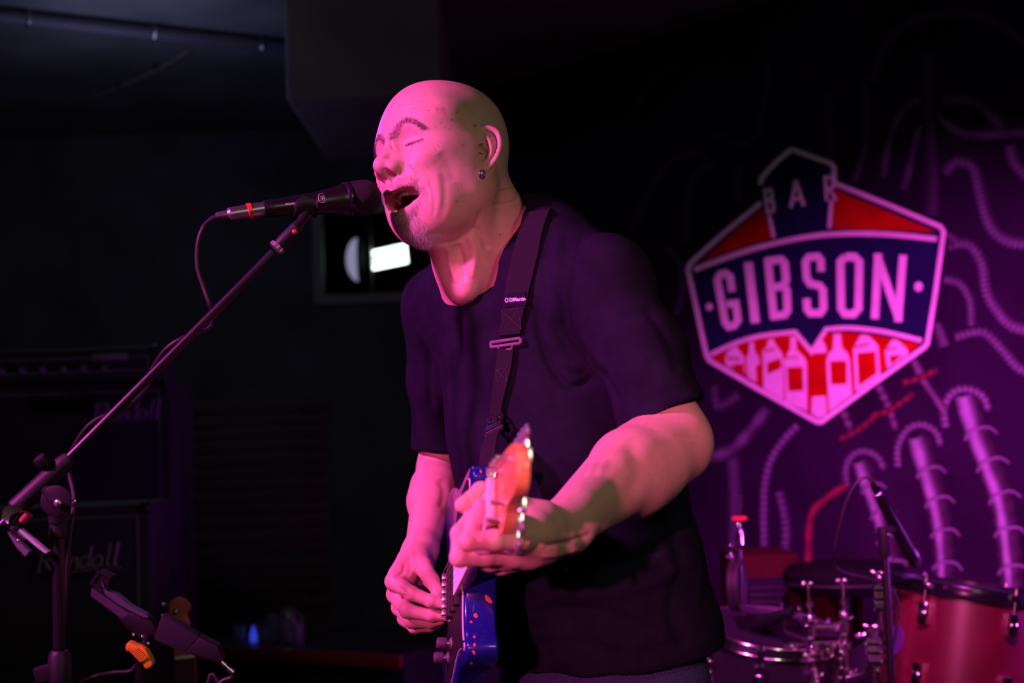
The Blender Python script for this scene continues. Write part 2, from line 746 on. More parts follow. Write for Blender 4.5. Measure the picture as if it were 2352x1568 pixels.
M_BLACKP = mat('black_plastic', (.012, .012, .014), .5, bump=.2, bscale=600, spec=.3)
M_STEEL = mat('brushed_steel', (.55, .56, .6), .3, 1.0)
build_room()

# ---------------------------------------------------------------- painted hoses of the mural
M_HOSE = mat_attr('mural_paint', .9, spec=.06, noise=.18, nscale=30)


HLIFT = [0]


def hose(path, w0, w1, bright, step=9.0, amp=.25, red=0.0, rib=True, beads=False):
    """a hose painted on the wall: thin layered strokes, one dab of paint per rib"""
    pp = catmull([np.array(p, float) for p in path], 14)
    pp = np.array(pp)
    seg = np.linalg.norm(np.diff(pp, axis=0), axis=1)
    L = np.concatenate([[0], np.cumsum(seg)])
    n = max(26, int(L[-1] / (step / 3)))
    ts = np.linspace(0, L[-1], n)
    c = np.stack([np.interp(ts, L, pp[:, 0]), np.interp(ts, L, pp[:, 1])], 1)
    tg = np.gradient(c, axis=0)
    tg /= np.linalg.norm(tg, axis=1, keepdims=True) + 1e-9
    nr = np.stack([-tg[:, 1], tg[:, 0]], 1)
    prof = np.array([-1, -.8, -.45, -.1, .25, .6, .85, 1.0])
    lum = np.array([.04, .20, .45, .95, 1.0, .6, .25, .04])
    V, F, Cc = [], [], []
    rnd = random.Random(int(path[0][0] * 7 + path[0][1]))
    lift = .0020 + .0012 * HLIFT[0] / 60
    HLIFT[0] += 1
    ground = np.array([.0145, .003, .023])
    hi = np.array([.26, .22, .36]) * (1 - red) + np.array([.40, .02, .04]) * red
    for i in range(n):
        w = w0 + (w1 - w0) * i / (n - 1)
        ph = (ts[i] / step) % 1.0
        ridge = .5 - .5 * math.cos(2 * math.pi * ph)
        k = 1.0 if not rib else (1 - amp) + amp * 2 * ridge
        ww = w * (1 + (.14 * (ridge - .5) if rib else 0) + (.5 * (ridge - .5) if beads else 0))
        for j, a in enumerate(prof):
            q = c[i] + nr[i] * a * ww + tg[i] * (0 if not rib else .28 * w * (1 - a * a))
            V.append(M2W(q[0], q[1], lift))
            Cc.append(ground + (hi - ground) * min(1.2, lum[j] * bright * k * rnd.uniform(.9, 1.1)))
    m = len(prof)
    for i in range(n - 1):
        for j in range(m - 1):
            F.append((i * m + j, i * m + j + 1, (i + 1) * m + j + 1, (i + 1) * m + j))
    return V, F, Cc


HOSES = [
    ([(2172, 985), (2168, 935), (2190, 900), (2225, 893), (2258, 910), (2270, 940)], 11, 10, .55, 14, .8, 0),
    ([(2062, 1075), (2062, 1025), (2085, 985), (2120, 975), (2150, 992), (2160, 1020)], 10, 9, .5, 13, .8, 0),
    ([(1945, 1120), (1942, 1075), (1958, 1045), (1985, 1035), (2015, 1048), (2030, 1075)], 10, 9, .45, 13, .8, 0),
    ([(1835, 975), (1800, 1012), (1770, 1060), (1757, 1120), (1755, 1190), (1756, 1280)], 11, 11, .55, 15, .7, 0),
    ([(1788, 1125), (1800, 1170), (1806, 1220), (1802, 1280)], 12, 13, .42, 16, .7, 0),
    ([(1683, 1040), (1690, 1150), (1686, 1290)], 19, 17, .28, 10, .6, 0),
    ([(1948, 1112), (1905, 1140), (1868, 1175), (1858, 1230), (1858, 1300)], 10, 11, .55, 60, .2, .9),
    ([(2168, 402), (2195, 372), (2235, 385), (2250, 440), (2275, 520), (2320, 555), (2380, 560)], 15, 17, .38, 12, .7, 0),
    ([(2175, 565), (2225, 562), (2255, 605), (2270, 680), (2320, 745), (2380, 760)], 13, 16, .42, 12, .8, 0),
    ([(2165, 640), (2205, 652), (2228, 690), (2232, 745)], 12, 11, .40, 11, .8, 0),
    ([(2190, 775), (2255, 762), (2300, 800), (2340, 845), (2380, 855)], 12, 14, .40, 13, .8, 0),
    ([(2000, 190), (2030, 110), (2090, 50), (2180, 28), (2270, 42), (2360, 100)], 15, 15, .16, 15, .7, 0),
    ([(2028, 410), (2040, 330), (2070, 255), (2120, 228), (2160, 270), (2225, 308), (2380, 300)], 12, 15, .30, 90, .2, 0),
    ([(2160, 228), (2235, 232), (2275, 262), (2300, 290)], 17, 15, .26, 90, .2, 0),
    ([(1960, 420), (1985, 340), (1990, 250), (1985, 190)], 11, 9, .20, 12, .6, 0),
    ([(1914, 410), (1905, 320), (1903, 215)], 16, 14, .12, 9, .8, 0),
    ([(2075, 440), (2095, 355), (2112, 290)], 12, 10, .28, 90, .2, 0),
    ([(2140, 500), (2142, 400), (2134, 300), (2130, 130)], 20, 17, .16, 10, .8, 0),
    ([(1762, 140), (1760, 210), (1742, 300), (1700, 330), (1612, 292)], 10, 8, .14, 14, .6, 0),
    ([(1450, 530), (1490, 440), (1540, 370), (1605, 352), (1640, 380)], 13, 11, .14, 90, .2, 0),
    ([(1572, 560), (1580, 450), (1600, 395), (1640, 380)], 15, 12, .15, 14, .7, 0),
    ([(1700, 470), (1692, 420), (1700, 385)], 12, 10, .16, 11, .7, 0),
    ([(2095, 815), (2120, 870), (2150, 915), (2172, 950)], 12, 8, .5, 90, .2, .1),
    ([(2015, 880), (2040, 930), (2058, 985)], 11, 9, .42, 22, .5, .15),
    ([(1935, 940), (1955, 985), (1962, 1000)], 11, 9, .4, 22, .5, .1),
    ([(2070, 880), (2110, 868), (2150, 850)], 8, 8, .4, 20, .5, .9),
    ([(2000, 955), (2045, 940), (2095, 905)], 8, 8, .35, 20, .5, .9),
    ([(1925, 1010), (1965, 990), (2005, 960)], 8, 8, .32, 20, .5, .9),
    ([(1765, 935), (1728, 985), (1680, 1035), (1630, 1050)], 16, 18, .38, 60, .3, 0),
    ([(1700, 905), (1650, 935), (1640, 890)], 14, 12, .25, 14, .6, 0),
    ([(1520, 560), (1560, 600), (1570, 660), (1555, 720)], 12, 10, .16, 12, .8, 0),
    ([(2318, 330), (2335, 380), (2380, 420)], 16, 16, .34, 12, .6, 0),
    ([(2200, 560), (2172, 540), (2150, 560)], 14, 12, .30, 10, .8, 0),
    ([(2170, 800), (2160, 770), (2150, 745)], 16, 13, .36, 9, .8, 0),
    ([(1460, 250), (1500, 180), (1560, 150)], 12, 10, .08, 12, .6, 0),
]

# the three big hoses at the lower right: wide dim body, narrow bright spine, curved fins
BIG = [([(2218, 905), (2240, 985), (2270, 1065), (2300, 1150), (2315, 1240), (2325, 1345)], 30, 13, 1.15),
       ([(2108, 1002), (2128, 1075), (2152, 1160), (2165, 1240), (2170, 1330)], 27, 12, 1.05),
       ([(1978, 1058), (1998, 1120), (2020, 1180), (2042, 1265), (2056, 1330)], 23, 10, .95)]
for path_, w_, sp_, br_ in BIG:
    HOSES.insert(0, (path_, w_, w_ * .95, br_ * .22, 36, .2, .25))
    HOSES.append(([np.array(q) - np.array([6, 0]) for q in path_], sp_ * 1.7, sp_ * .8, br_, 90, .12, 0))
    pp_ = catmull([np.array(q, float) for q in path_], 10)
    L_ = 0
    for i_ in range(1, len(pp_)):
        L_ += np.linalg.norm(pp_[i_] - pp_[i_ - 1])
        if L_ > w_ * 2.5:
            L_ = 0
            c_ = pp_[i_]
            t_ = nrm(pp_[i_] - pp_[i_ - 1])
            n_ = np.array([t_[1], -t_[0]])
            HOSES.append(([c_ - n_ * w_ * 1.05 + t_ * w_ * .6, c_ - n_ * w_ * .45 + t_ * w_ * .08, c_ + n_ * w_ * .2, c_ + n_ * w_ * 1.05 + t_ * w_ * .18, c_ + n_ * w_ * 1.5 + t_ * w_ * .8], 4.5, 3.0, br_ * .75, 90, .1, 0))


def build_mural():
    c = M2W(1900, 700)
    w = bpy.data.objects['wall_right']
    for h in HOSES:
        V, F, Cc = hose(h[0], h[1], h[2], h[3], h[4], h[5], h[6])
        link('painted_hose', V, F, M_HOSE, w, cols=np.array(Cc))


build_mural()

# ---------------------------------------------------------------- the shield emblem on the mural
M_NAVY = mat('navy_sign_paint', (.010, .008, .055), .8, noise=.12, scale=8, spec=.1)
M_CREAM = mat('pale_sign_paint', (.80, .70, .78), .7, noise=.06, scale=20)
M_SRED = mat('red_sign_paint', (.42, .002, .003), .8, noise=.15, scale=10, spec=.08)


def stroke(mb, pts, w, l0, l1, closed=False):
    """flat band of half width w along pixel points, between lifts l0 and l1 off the wall"""
    pts = [np.array(p, float) for p in pts]
    n = len(pts)
    out, inn = [], []
    for i in range(n):
        a = pts[i - 1] if (closed or i > 0) else None
        b = pts[(i + 1) % n] if (closed or i < n - 1) else None
        d1 = nrm(pts[i] - a) if a is not None else None
        d2 = nrm(b - pts[i]) if b is not None else None
        d1 = d2 if d1 is None else d1
        d2 = d1 if d2 is None else d2
        t = nrm(d1 + d2)
        nn = np.array([-t[1], t[0]])
        k = 1 / max(.45, np.dot(nn, np.array([-d1[1], d1[0]])))
        out.append(pts[i] + nn * w * k)
        inn.append(pts[i] - nn * w * k)
    V, F = [], []
    for i in range(n):
        V += [M2W(*out[i], l1), M2W(*inn[i], l1), M2W(*inn[i], l0), M2W(*out[i], l0)]
    m = n if closed else n - 1
    for i in range(m):
        j = (i + 1) % n
        for k in range(4):
            l = (k + 1) % 4
            F.append((i * 4 + k, i * 4 + l, j * 4 + l, j * 4 + k))
    if not closed:
        F += [(0, 1, 2, 3), (4 * n - 1, 4 * n - 2, 4 * n - 3, 4 * n - 4)]
    mb.add(V, F)


def slab(mb, pts, l0, l1):
    poly = [M2W(p[0], p[1], l0) for p in pts]
    mb.prism(poly, MN * (l1 - l0))


def cz(x, y):
    """crop of the emblem seen at 1568/680 -> picture coordinates"""
    return (1540 + x * 680 / 1568, 320 + y * 680 / 1568)


def build_sign():
    t = thing('bar_emblem', 'shield shaped emblem with navy, red and pale lettering reading BAR GIBSON on the mural wall', 'sign', M2W(1885, 975, 0))
    outer = [cz(*p) for p in [(640, 52), (850, 130), (866, 232), (1445, 475), (1355, 1085), (785, 1505), (200, 1160), (95, 670), (480, 330), (475, 215)]]
    big = []
    cc = np.mean(outer, 0)
    for p in outer:
        p = np.array(p)
        big.append(p + nrm(p - cc) * 10)
    mb = MB()
    slab(mb, big, .0, .008)
    mb.build('navy_backing', M_NAVY, t, smooth=False)
    # red fields
    mb = MB()
    slab(mb, [cz(*p) for p in [(165, 645), (485, 365), (538, 520)]], .008, .011)
    slab(mb, [cz(*p) for p in [(862, 262), (1410, 490), (862, 470)]], .008, .011)
    low = [(215, 1155), (330, 1095), (470, 1050), (560, 1040), (660, 1035), (742, 1140), (815, 1030), (900, 1020), (1040, 1030), (1200, 1055), (1325, 1085), (785, 1480)]
    slab(mb, [cz(*p) for p in low], .008, .011)
    mb.build('red_fields', M_SRED, t, smooth=False)
    # outline and inner lines
    mb = MB()
    ol = [(640, 52), (750, 92), (850, 128), (866, 150), (868, 232), (1150, 345), (1430, 462), (1447, 490), (1405, 800), (1360, 1080), (1345, 1100), (1050, 1310), (800, 1495), (775, 1495),
          (480, 1330), (205, 1170), (190, 1140), (130, 860), (93, 690), (105, 655), (290, 490), (480, 335)]
    stroke(mb, [cz(*p) for p in ol], 5.6, .008, .014)
    stroke(mb, [cz(*p) for p in [(640, 52), (560, 120), (480, 205), (478, 240)]], 5.6, .008, .014)
    top = catmull([np.array(cz(*p)) for p in [(125, 690), (300, 625), (480, 568), (700, 520), (900, 500), (1150, 503), (1410, 528)]], 5)
    stroke(mb, top, 6.0, .008, .014)
    stroke(mb, [cz(*p) for p in [(522, 400), (548, 520)]], 4.6, .008, .0138)
    stroke(mb, [cz(*p) for p in [(852, 320), (842, 470)]], 4.6, .008, .0138)
    lo1 = catmull([np.array(cz(*p)) for p in [(210, 1140), (340, 1080), (480, 1040), (660, 1020)]], 4)
    lo2 = catmull([np.array(cz(*p)) for p in [(825, 1005), (950, 998), (1140, 1020), (1330, 1065)]], 4)
    stroke(mb, list(lo1) + [np.array(cz(748, 1125))] + list(lo2), 5.2, .011, .0145)
    mb.build('pale_outline', M_CREAM, t, smooth=False)
    # lettering, each glyph drawn as strokes
    wl = 8.3

    def glyph(name, strokes, w=wl, l=.014):
        m = MB()
        for i, s in enumerate(strokes):
            stroke(m, [cz(*p) for p in s], w, .008, l + .0003 * i)
        m.build(name, M_CREAM, t, smooth=False)
    h = 21
    glyph('letter_g', [[(326, 806), (316, 728), (290, 708), (262, 716), (248, 745), (290, 968), (308, 992), (338, 985), (358, 955), (345, 868), (300, 872)]], 8.6)
    glyph('letter_i', [[(412, 650), (450, 972)]], 10.2)
    glyph('letter_b', [[(515, 632), (548, 948)], [(500, 646), (585, 636), (604, 655), (612, 745), (598, 776), (540, 784)], [(598, 776), (616, 800), (620, 905), (605, 928), (532, 938)]], 9.0)
    glyph('letter_s', [[(798, 700), (796, 640), (780, 620), (732, 624), (715, 648), (722, 735), (740, 765), (790, 775), (808, 800), (810, 895), (792, 920), (742, 920), (724, 898), (720, 842)]], 8.8)
    glyph('letter_o', [[(925, 622), (975, 622), (1000, 648), (996, 895), (970, 925), (925, 925), (904, 895), (900, 648), (925, 622)]], 9.2)
    glyph('letter_n', [[(1100, 604), (1083, 950)], [(1094, 612), (1212, 960)], [(1232, 612), (1205, 966)]], 9.0)
    glyph('letter_b', [[(498, 262), (515, 392)], [(492, 270), (532, 266), (540, 310), (506, 322)], [(512, 322), (545, 332), (546, 378), (512, 388)]], 3.6)
    glyph('letter_a', [[(638, 362), (664, 218)], [(664, 218), (706, 352)], [(648, 318), (694, 312)]], 4.4)
    glyph('letter_r', [[(818, 196), (828, 326)], [(812, 200), (856, 200), (864, 252), (828, 264)], [(840, 262), (878, 322)]], 3.8)
    mb = MB()
    for (x, y, r) in ((209, 887, 7), (1317, 780, 9)):
        pts = []
        for k in range(12):
            a = 2 * math.pi * k / 12
            q = cz(x, y)
            pts.append((q[0] + r * math.cos(a), q[1] + r * 1.25 * math.sin(a)))
        mb = MB()
        slab(mb, pts, .008, .013)
        mb.build('dot', M_CREAM, t, smooth=False)

    # bottles in the lower field
    def bottle(out, labels, top=.0150):
        m = MB()
        slab(m, [cz(*p) for p in out], .011, .0135)
        o = m.build('painted_bottle', M_CREAM, t, smooth=False)
        if labels:
            m = MB()
            for lb in labels:
                slab(m, [cz(*p) for p in lb], .0135, top)
            m.build('red_label', M_SRED, o, smooth=False)
    bottle([(345, 1092), (365, 1120), (388, 1150), (392, 1190), (398, 1240), (300, 1200), (290, 1165), (300, 1130)], [[(320, 1195), (386, 1185), (392, 1240), (340, 1215)], [(300, 1150), (372, 1158), (372, 1168), (300, 1162)]])
    bottle([(420, 1075), (440, 1072), (446, 1120), (466, 1150), (474, 1180), (470, 1190), (452, 1200), (456, 1285), (412, 1260), (404, 1160), (418, 1125)], None)
    bottle([(520, 1062), (545, 1055), (552, 1080), (590, 1130), (596, 1160), (600, 1380), (496, 1318), (490, 1120), (512, 1100)], [[(512, 1185), (582, 1158), (590, 1208), (516, 1242)], [(500, 1118), (545, 1105), (558, 1112), (500, 1130)]])
    bottle([(638, 1045), (664, 1045), (668, 1110), (706, 1150), (722, 1180), (726, 1440), (612, 1388), (604, 1170), (636, 1110)], [[(620, 1208), (700, 1205), (704, 1328), (626, 1332)], [(606, 1150), (680, 1152), (680, 1158), (606, 1160)]])
    bottle([(800, 1060), (816, 1080), (826, 1110), (824, 1130), (762, 1132)], None)
    bottle([(752, 1362), (822, 1358), (828, 1455), (788, 1478), (748, 1452)], None)
    bottle([(868, 1028), (902, 1028), (908, 1100), (940, 1135), (950, 1170), (962, 1350), (842, 1440), (828, 1180), (836, 1140), (862, 1110)], [[(846, 1174), (932, 1172), (934, 1296), (852, 1298)]])
    bottle([(1012, 1035), (1048, 1040), (1082, 1070), (1100, 1095), (1112, 1250), (982, 1335), (970, 1110), (990, 1070)], [[(990, 1132), (1086, 1122), (1092, 1240), (998, 1305)], [(975, 1096), (1050, 1076), (1062, 1082), (980, 1108)]])
    bottle([(1180, 1058), (1206, 1065), (1250, 1105), (1262, 1135), (1150, 1212), (1138, 1120), (1160, 1085)], [[(1162, 1145), (1232, 1140), (1168, 1190)], [(1140, 1108), (1200, 1098), (1205, 1104), (1142, 1116)]])
    return t


build_sign()

# ---------------------------------------------------------------- lit exit sign and round fixture beyond the opening
M_LIT = mat('lit_sign_face', (.8, .9, .85), .5, emit=(.74, 1.0, .90), estr=4.5)
M_LITTXT = mat('green_sign_letters', (.02, .25, .10), .6, emit=(.1, .7, .35), estr=.5)


def build_exit():
    d = 7.6
    tl, tr, br, bl = WP(843, 577, d + .12), WP(932, 562, d - .12), WP(937, 601, d - .12), WP(847, 624, d + .12)
    c = (tl + tr + br + bl) / 4
    rt = nrm((tr + br) - (tl + bl))
    n = nrm(np.cross(rt, tl - bl))
    if np.dot(n, CL - c) < 0:
        n = -n
    up = np.cross(n, rt)
    if up[2] < 0:
        up = -up
    w = np.linalg.norm((tr + br) - (tl + bl)) / 4
    h = (np.linalg.norm(tl - bl) + np.linalg.norm(tr - br)) / 4
    t = thing('exit_sign', 'small white-green lit exit sign glowing in the dark behind the chin', 'sign', c)
    MB().box(c - n * .03, (rt, up, n), (w + .012, h + .010, .028), .006).build('housing', M_BLACKP, t)
    MB().box(c, (rt, up, n), (w, h, .004), .002).build('lit_panel', M_LIT, t)
    text_mesh('lettering', 'ВЫХОД', h * 1.35, c - rt * w * .82 - up * h * .48 + n * .0045, rt, up, M_LITTXT, t, .0005, .002)
    for s in (-.5, .5):
        MB().tube([c + rt * w * s + up * h - n * .03, c + rt * w * s + up * (h + .10) - n * .03], .006, 8).build('hanger', M_BLACKP, t)
    # round convex fixture to its left
    c = WP(824, 596, 7.5)
    ax = nrm(np.cross(nrm(c - CL), [0, 0, 1.0]) * -1)
    ax = ax if ax[0] < 0 else -ax
    ax = nrm(ax + nrm(c - CL) * .06)
    t = thing('round_lamp', 'dim round wall lamp seen edge on beside the lit exit sign', 'lamp', c)
    prof = [(.066 * math.sin(a * math.pi / 32), .115 * math.cos(a * math.pi / 32)) for a in range(17)]
    MB().lathe(c, ax, prof, 72).build('glass_dome', mat('milky_dome', (.5, .5, .6), .35, emit=(.62, .60, .95), estr=.36), t)
    MB().lathe(c - ax * .03, ax, [(0, .08), (.0, .124), (.032, .124), (.034, .113)], 40).build('base_ring', mat('lamp_ring', (.10, .07, .09), .5), t)
    MB().box(c - ax * .05, (ax, np.cross(ax, [0, 0, 1.0]), np.array([0, 0, 1.0])), (.02, .06, .55), .01).build('mounting_post', M_BLACKP, t)


def text_mesh(name, body, size, origin, right, up, m, parent, extrude=.0004, bold=0.0, shear=0.0, label=None):
    cu = bpy.data.curves.new(name, 'FONT')
    cu.body = body
    cu.size = size
    cu.extrude = extrude
    cu.offset = bold
    cu.shear = shear
    cu.resolution_u = 3
    tmp = bpy.data.objects.new(name, cu)
    COL.objects.link(tmp)
    bpy.context.view_layer.update()
    me = bpy.data.meshes.new_from_object(tmp)
    bpy.data.objects.remove(tmp)
    right, up = nrm(right), nrm(up)
    out = np.cross(right, up)
    V = [origin + right * v.co.x + up * v.co.y + out * v.co.z for v in me.vertices]
    F = [tuple(p.vertices) for p in me.polygons]
    return link(name, V, F, m, parent, smooth=False, label=label)


build_exit()
# ================================================================ person: head
def head_rot(yaw, pitch, roll):
    B = np.array([[0, -1, 0], [0, 0, 1], [-1, 0, 0]], float)
    y, p, r = np.radians([yaw, pitch, roll])
    Ry = np.array([[np.cos(y), 0, np.sin(y)], [0, 1, 0], [-np.sin(y), 0, np.cos(y)]])
    Rp = np.array([[1, 0, 0], [0, np.cos(p), -np.sin(p)], [0, np.sin(p), np.cos(p)]])
    Rr = np.array([[np.cos(r), 0, np.sin(r)], [0, 1, 0], [-np.sin(r), 0, np.cos(r)]])
    return Ry @ B @ Rp @ Rr


HR = head_rot(-39, 8, -15)
HT = np.array([-0.1045, 0.2665, 2.1187])


def h2c(p):
    return np.asarray(p, float) @ HR.T + HT


def c2h(p):
    return (np.asarray(p, float) - HT) @ HR


def build_head(h=0.0013):
    f = Field((-.115, -.16, -.27), (.115, .14, .145), h, .045)
    S = (-1, 1)
    f.add(ell((0, -.007, .040), (.077, .094, .082)), 0)
    f.add(ell((0, .026, .046), (.064, .060, .064)), .03)
    f.add(ell((0, -.030, .052), (.070, .070, .068)), .03)
    f.add(ell((0, -.044, .010), (.064, .054, .060)), .03)
    f.add(ell((0, .030, -.020), (.060, .056, .070)), .03)
    # neck
    nb = c2h(P(1150, 640, 2.21))
    f.add(cap((0, -.030, -.040), nb, .056, .066), .035)
    for s in S:
        f.add(cap((s * .062, -.008, -.005), (s * .058, -.008, -.068), .020, .018), .03)
        f.add(cap((s * .058, -.008, -.066), (s * .015, .040, -.112), .018, .014), .025)
        f.add(ell((s * .036, .028, -.060), (.034, .046, .058)), .03)
        f.add(ell((s * .034, .030, -.085), (.026, .030, .032)), .02)
        f.add(ell((s * .056, .048, -.020), (.017, .024, .014)), .02)
        f.add(ell((s * .038, .068, -.028), (.019, .018, .016)), .018)
        f.add(cap((s * .012, .083, .020), (s * .046, .064, .026), .0105, .010), .018)
        f.add(cap((s * .046, .040, .030), (s * .052, .010, -.020), .024, .020), .045)
    f.add(ell((0, .006, -.090), (.044, .046, .026)), .03)
    f.add(ell((0, .045, -.114), (.021, .021, .017)), .015)
    f.add(ell((0, .044, -.096), (.029, .028, .026)), .018)
    for s in S:
        f.add(ell((s * .034, .042, -.068), (.019, .020, .028)), .02)
    f.add(ell((0, .060, -.050), (.040, .030, .022)), .018)
    # neck tendons, collar bone hollow
    f.add(cap(c2h(P(1130, 590, 2.17)), c2h(P(1108, 666, 2.185)), .058, .064), .035)
    f.add(cap(c2h(P(1083, 612, 2.135)), c2h(P(1118, 520, 2.16)), .046, .056), .035)
    for s in S:
        e = c2h(P(1062, 668, 2.10)) + np.array([s * .012, 0, 0])
        f.add(cap((s * .056, -.032, -.05), e, .011, .009), .035)
    f.add(cap((0, .012, -.125), c2h(P(1045, 640, 2.15)), .016, .014), .03)
    f.add(cap((0, -.075, -.045), c2h(P(1190, 575, 2.27)), .036, .05), .04)
    f.soften(22)
    f.km = .01
    # eyes, shut
    for s in S:
        f.sub(ell((s * .031, .096, .004), (.016, .013, .0120)), .014)
        f.add(ell((s * .0315, .0680, .003), (.0155, .0140, .0130)), .005)
    # nose
    f.add(cap((0, .085, .012), (0, .107, -.024), .0090, .0105), .012)
    f.add(ell((0, .1095, -.032), (.0120, .0125, .0105)), .010)
    for s in S:
        f.add(ell((s * .0160, .096, -.0355), (.0092, .0140, .0105)), .009)
        f.add(cap((s * .009, .090, -.014), (s * .014, .088, -.028), .008, .008), .012)
    f.add(cap((0, .107, -.039), (0, .094, -.044), .0050, .006), .005)
    for s in S:
        f.sub(ell((s * .0095, .1020, -.0450), (.0056, .0105, .0085)), .003)
    # mouth: muscle, cavity, lips
    ring = [(0, .0910, -.0655), (.013, .0885, -.0635), (.026, .0800, -.0635), (.0370, .0680, -.0675), (.0420, .0600, -.0745),
            (.0310, .0600, -.0840), (.018, .0680, -.0905), (.009, .0735, -.0940), (0, .0750, -.0950)]
    ring = ring + [(-x, y, z) for x, y, z in ring[-2:0:-1]]
    rr = [.0052, .0052, .0046, .0034, .0028, .0030, .0042, .0052, .0058]
    rr = rr + rr[-2:0:-1]
    n = len(ring)
    for i in range(n):
        a, b = np.array(ring[i]), np.array(ring[(i + 1) % n])
        f.add(cap(a - (0, .003, 0), b - (0, .003, 0), rr[i] + .003, rr[(i + 1) % n] + .003), .010)
    f.sub(ell((0, .058, -.0755), (.0300, .046, .0098)), .003)
    for s in S:
        f.sub(ell((s * .0225, .066, -.0758), (.0170, .048, .0085)), .004)
    f.sub(ell((0, .060, -.081), (.0250, .046, .0150)), .004)
    f.sub(ell((0, .038, -.080), (.030, .034, .021)), .004)
    for i in range(n):
        f.add(cap(ring[i], ring[(i + 1) % n], rr[i], rr[(i + 1) % n]), .002)
    # ears
    for s in S:
        C = np.array([s * .0780, -.012, -.013])
        eu = nrm(np.array([s * .10, -.17, .98]))
        eb = nrm(np.array([s * .50, -.85, -.10]))
        en = nrm(np.cross(eu, eb)) * (1 if s < 0 else 1)
        if en[0] * s < 0:
            en = -en

        def q(u, b, o=0):
            return C + (eu * u + eb * b) * 1.2 + en * o * 1.15
        A = np.array([eu, eb, en])
        f.add(ell(q(.004, .003, -.001), (.037, .0222, .0044), A), .006)
        f.add(cap(q(.0, -.006, -.010), q(-.002, 0, -.004), .014, .012), .008)
        hel = [q(-.000, -.006, .001), (q(.010, -.014, .001)), q(.024, -.014, .001), q(.033, -.004, .002), q(.0335, .007, .003),
               q(.027, .0165, .004), q(.010, .021, .005), q(-.008, .0175, .005), q(-.021, .009, .003), q(-.030, .001, .0)]
        hs = catmull(hel, 3)
        f.sub(ell(q(-.003, -.001, .006), (.0156, .0120, .0098), A), .003)
        f.sub(ell(q(.019, .005, .006), (.0144, .0078, .0058), A), .003)
        f.chain(hs, [.0034] * len(hs), .0028)
        f.add(ell(q(-.029, -.004, .0), (.0108, .0100, .0050), A), .005)
        ah = catmull([q(.024, .001, .002), q(.014, .008, .004), q(.002, .0115, .0045), q(-.010, .0085, .0045), q(-.017, .001, .004)], 3)
        f.chain(ah, [.0022] + [.0032] * (len(ah) - 1), .003)
        f.add(cap(q(.012, .007, .003), q(.020, .010, .003), .0024, .002), .003)
        f.add(ell(q(-.007, -.0135, .003), (.0072, .0054, .0054), A), .003)
        f.add(cap(q(.004, -.010, .002), q(.001, .002, .001), .0018, .0012), .002)
    return f.mesh()


BROW = [(.0095, .0985, .0125), (.0165, .0985, .0195), (.0270, .0940, .0275), (.0360, .0860, .0295), (.0450, .0745, .0262), (.0530, .0640, .0195), (.0580, .0580, .0135)]
SKIN = np.array([.66, .42, .33])


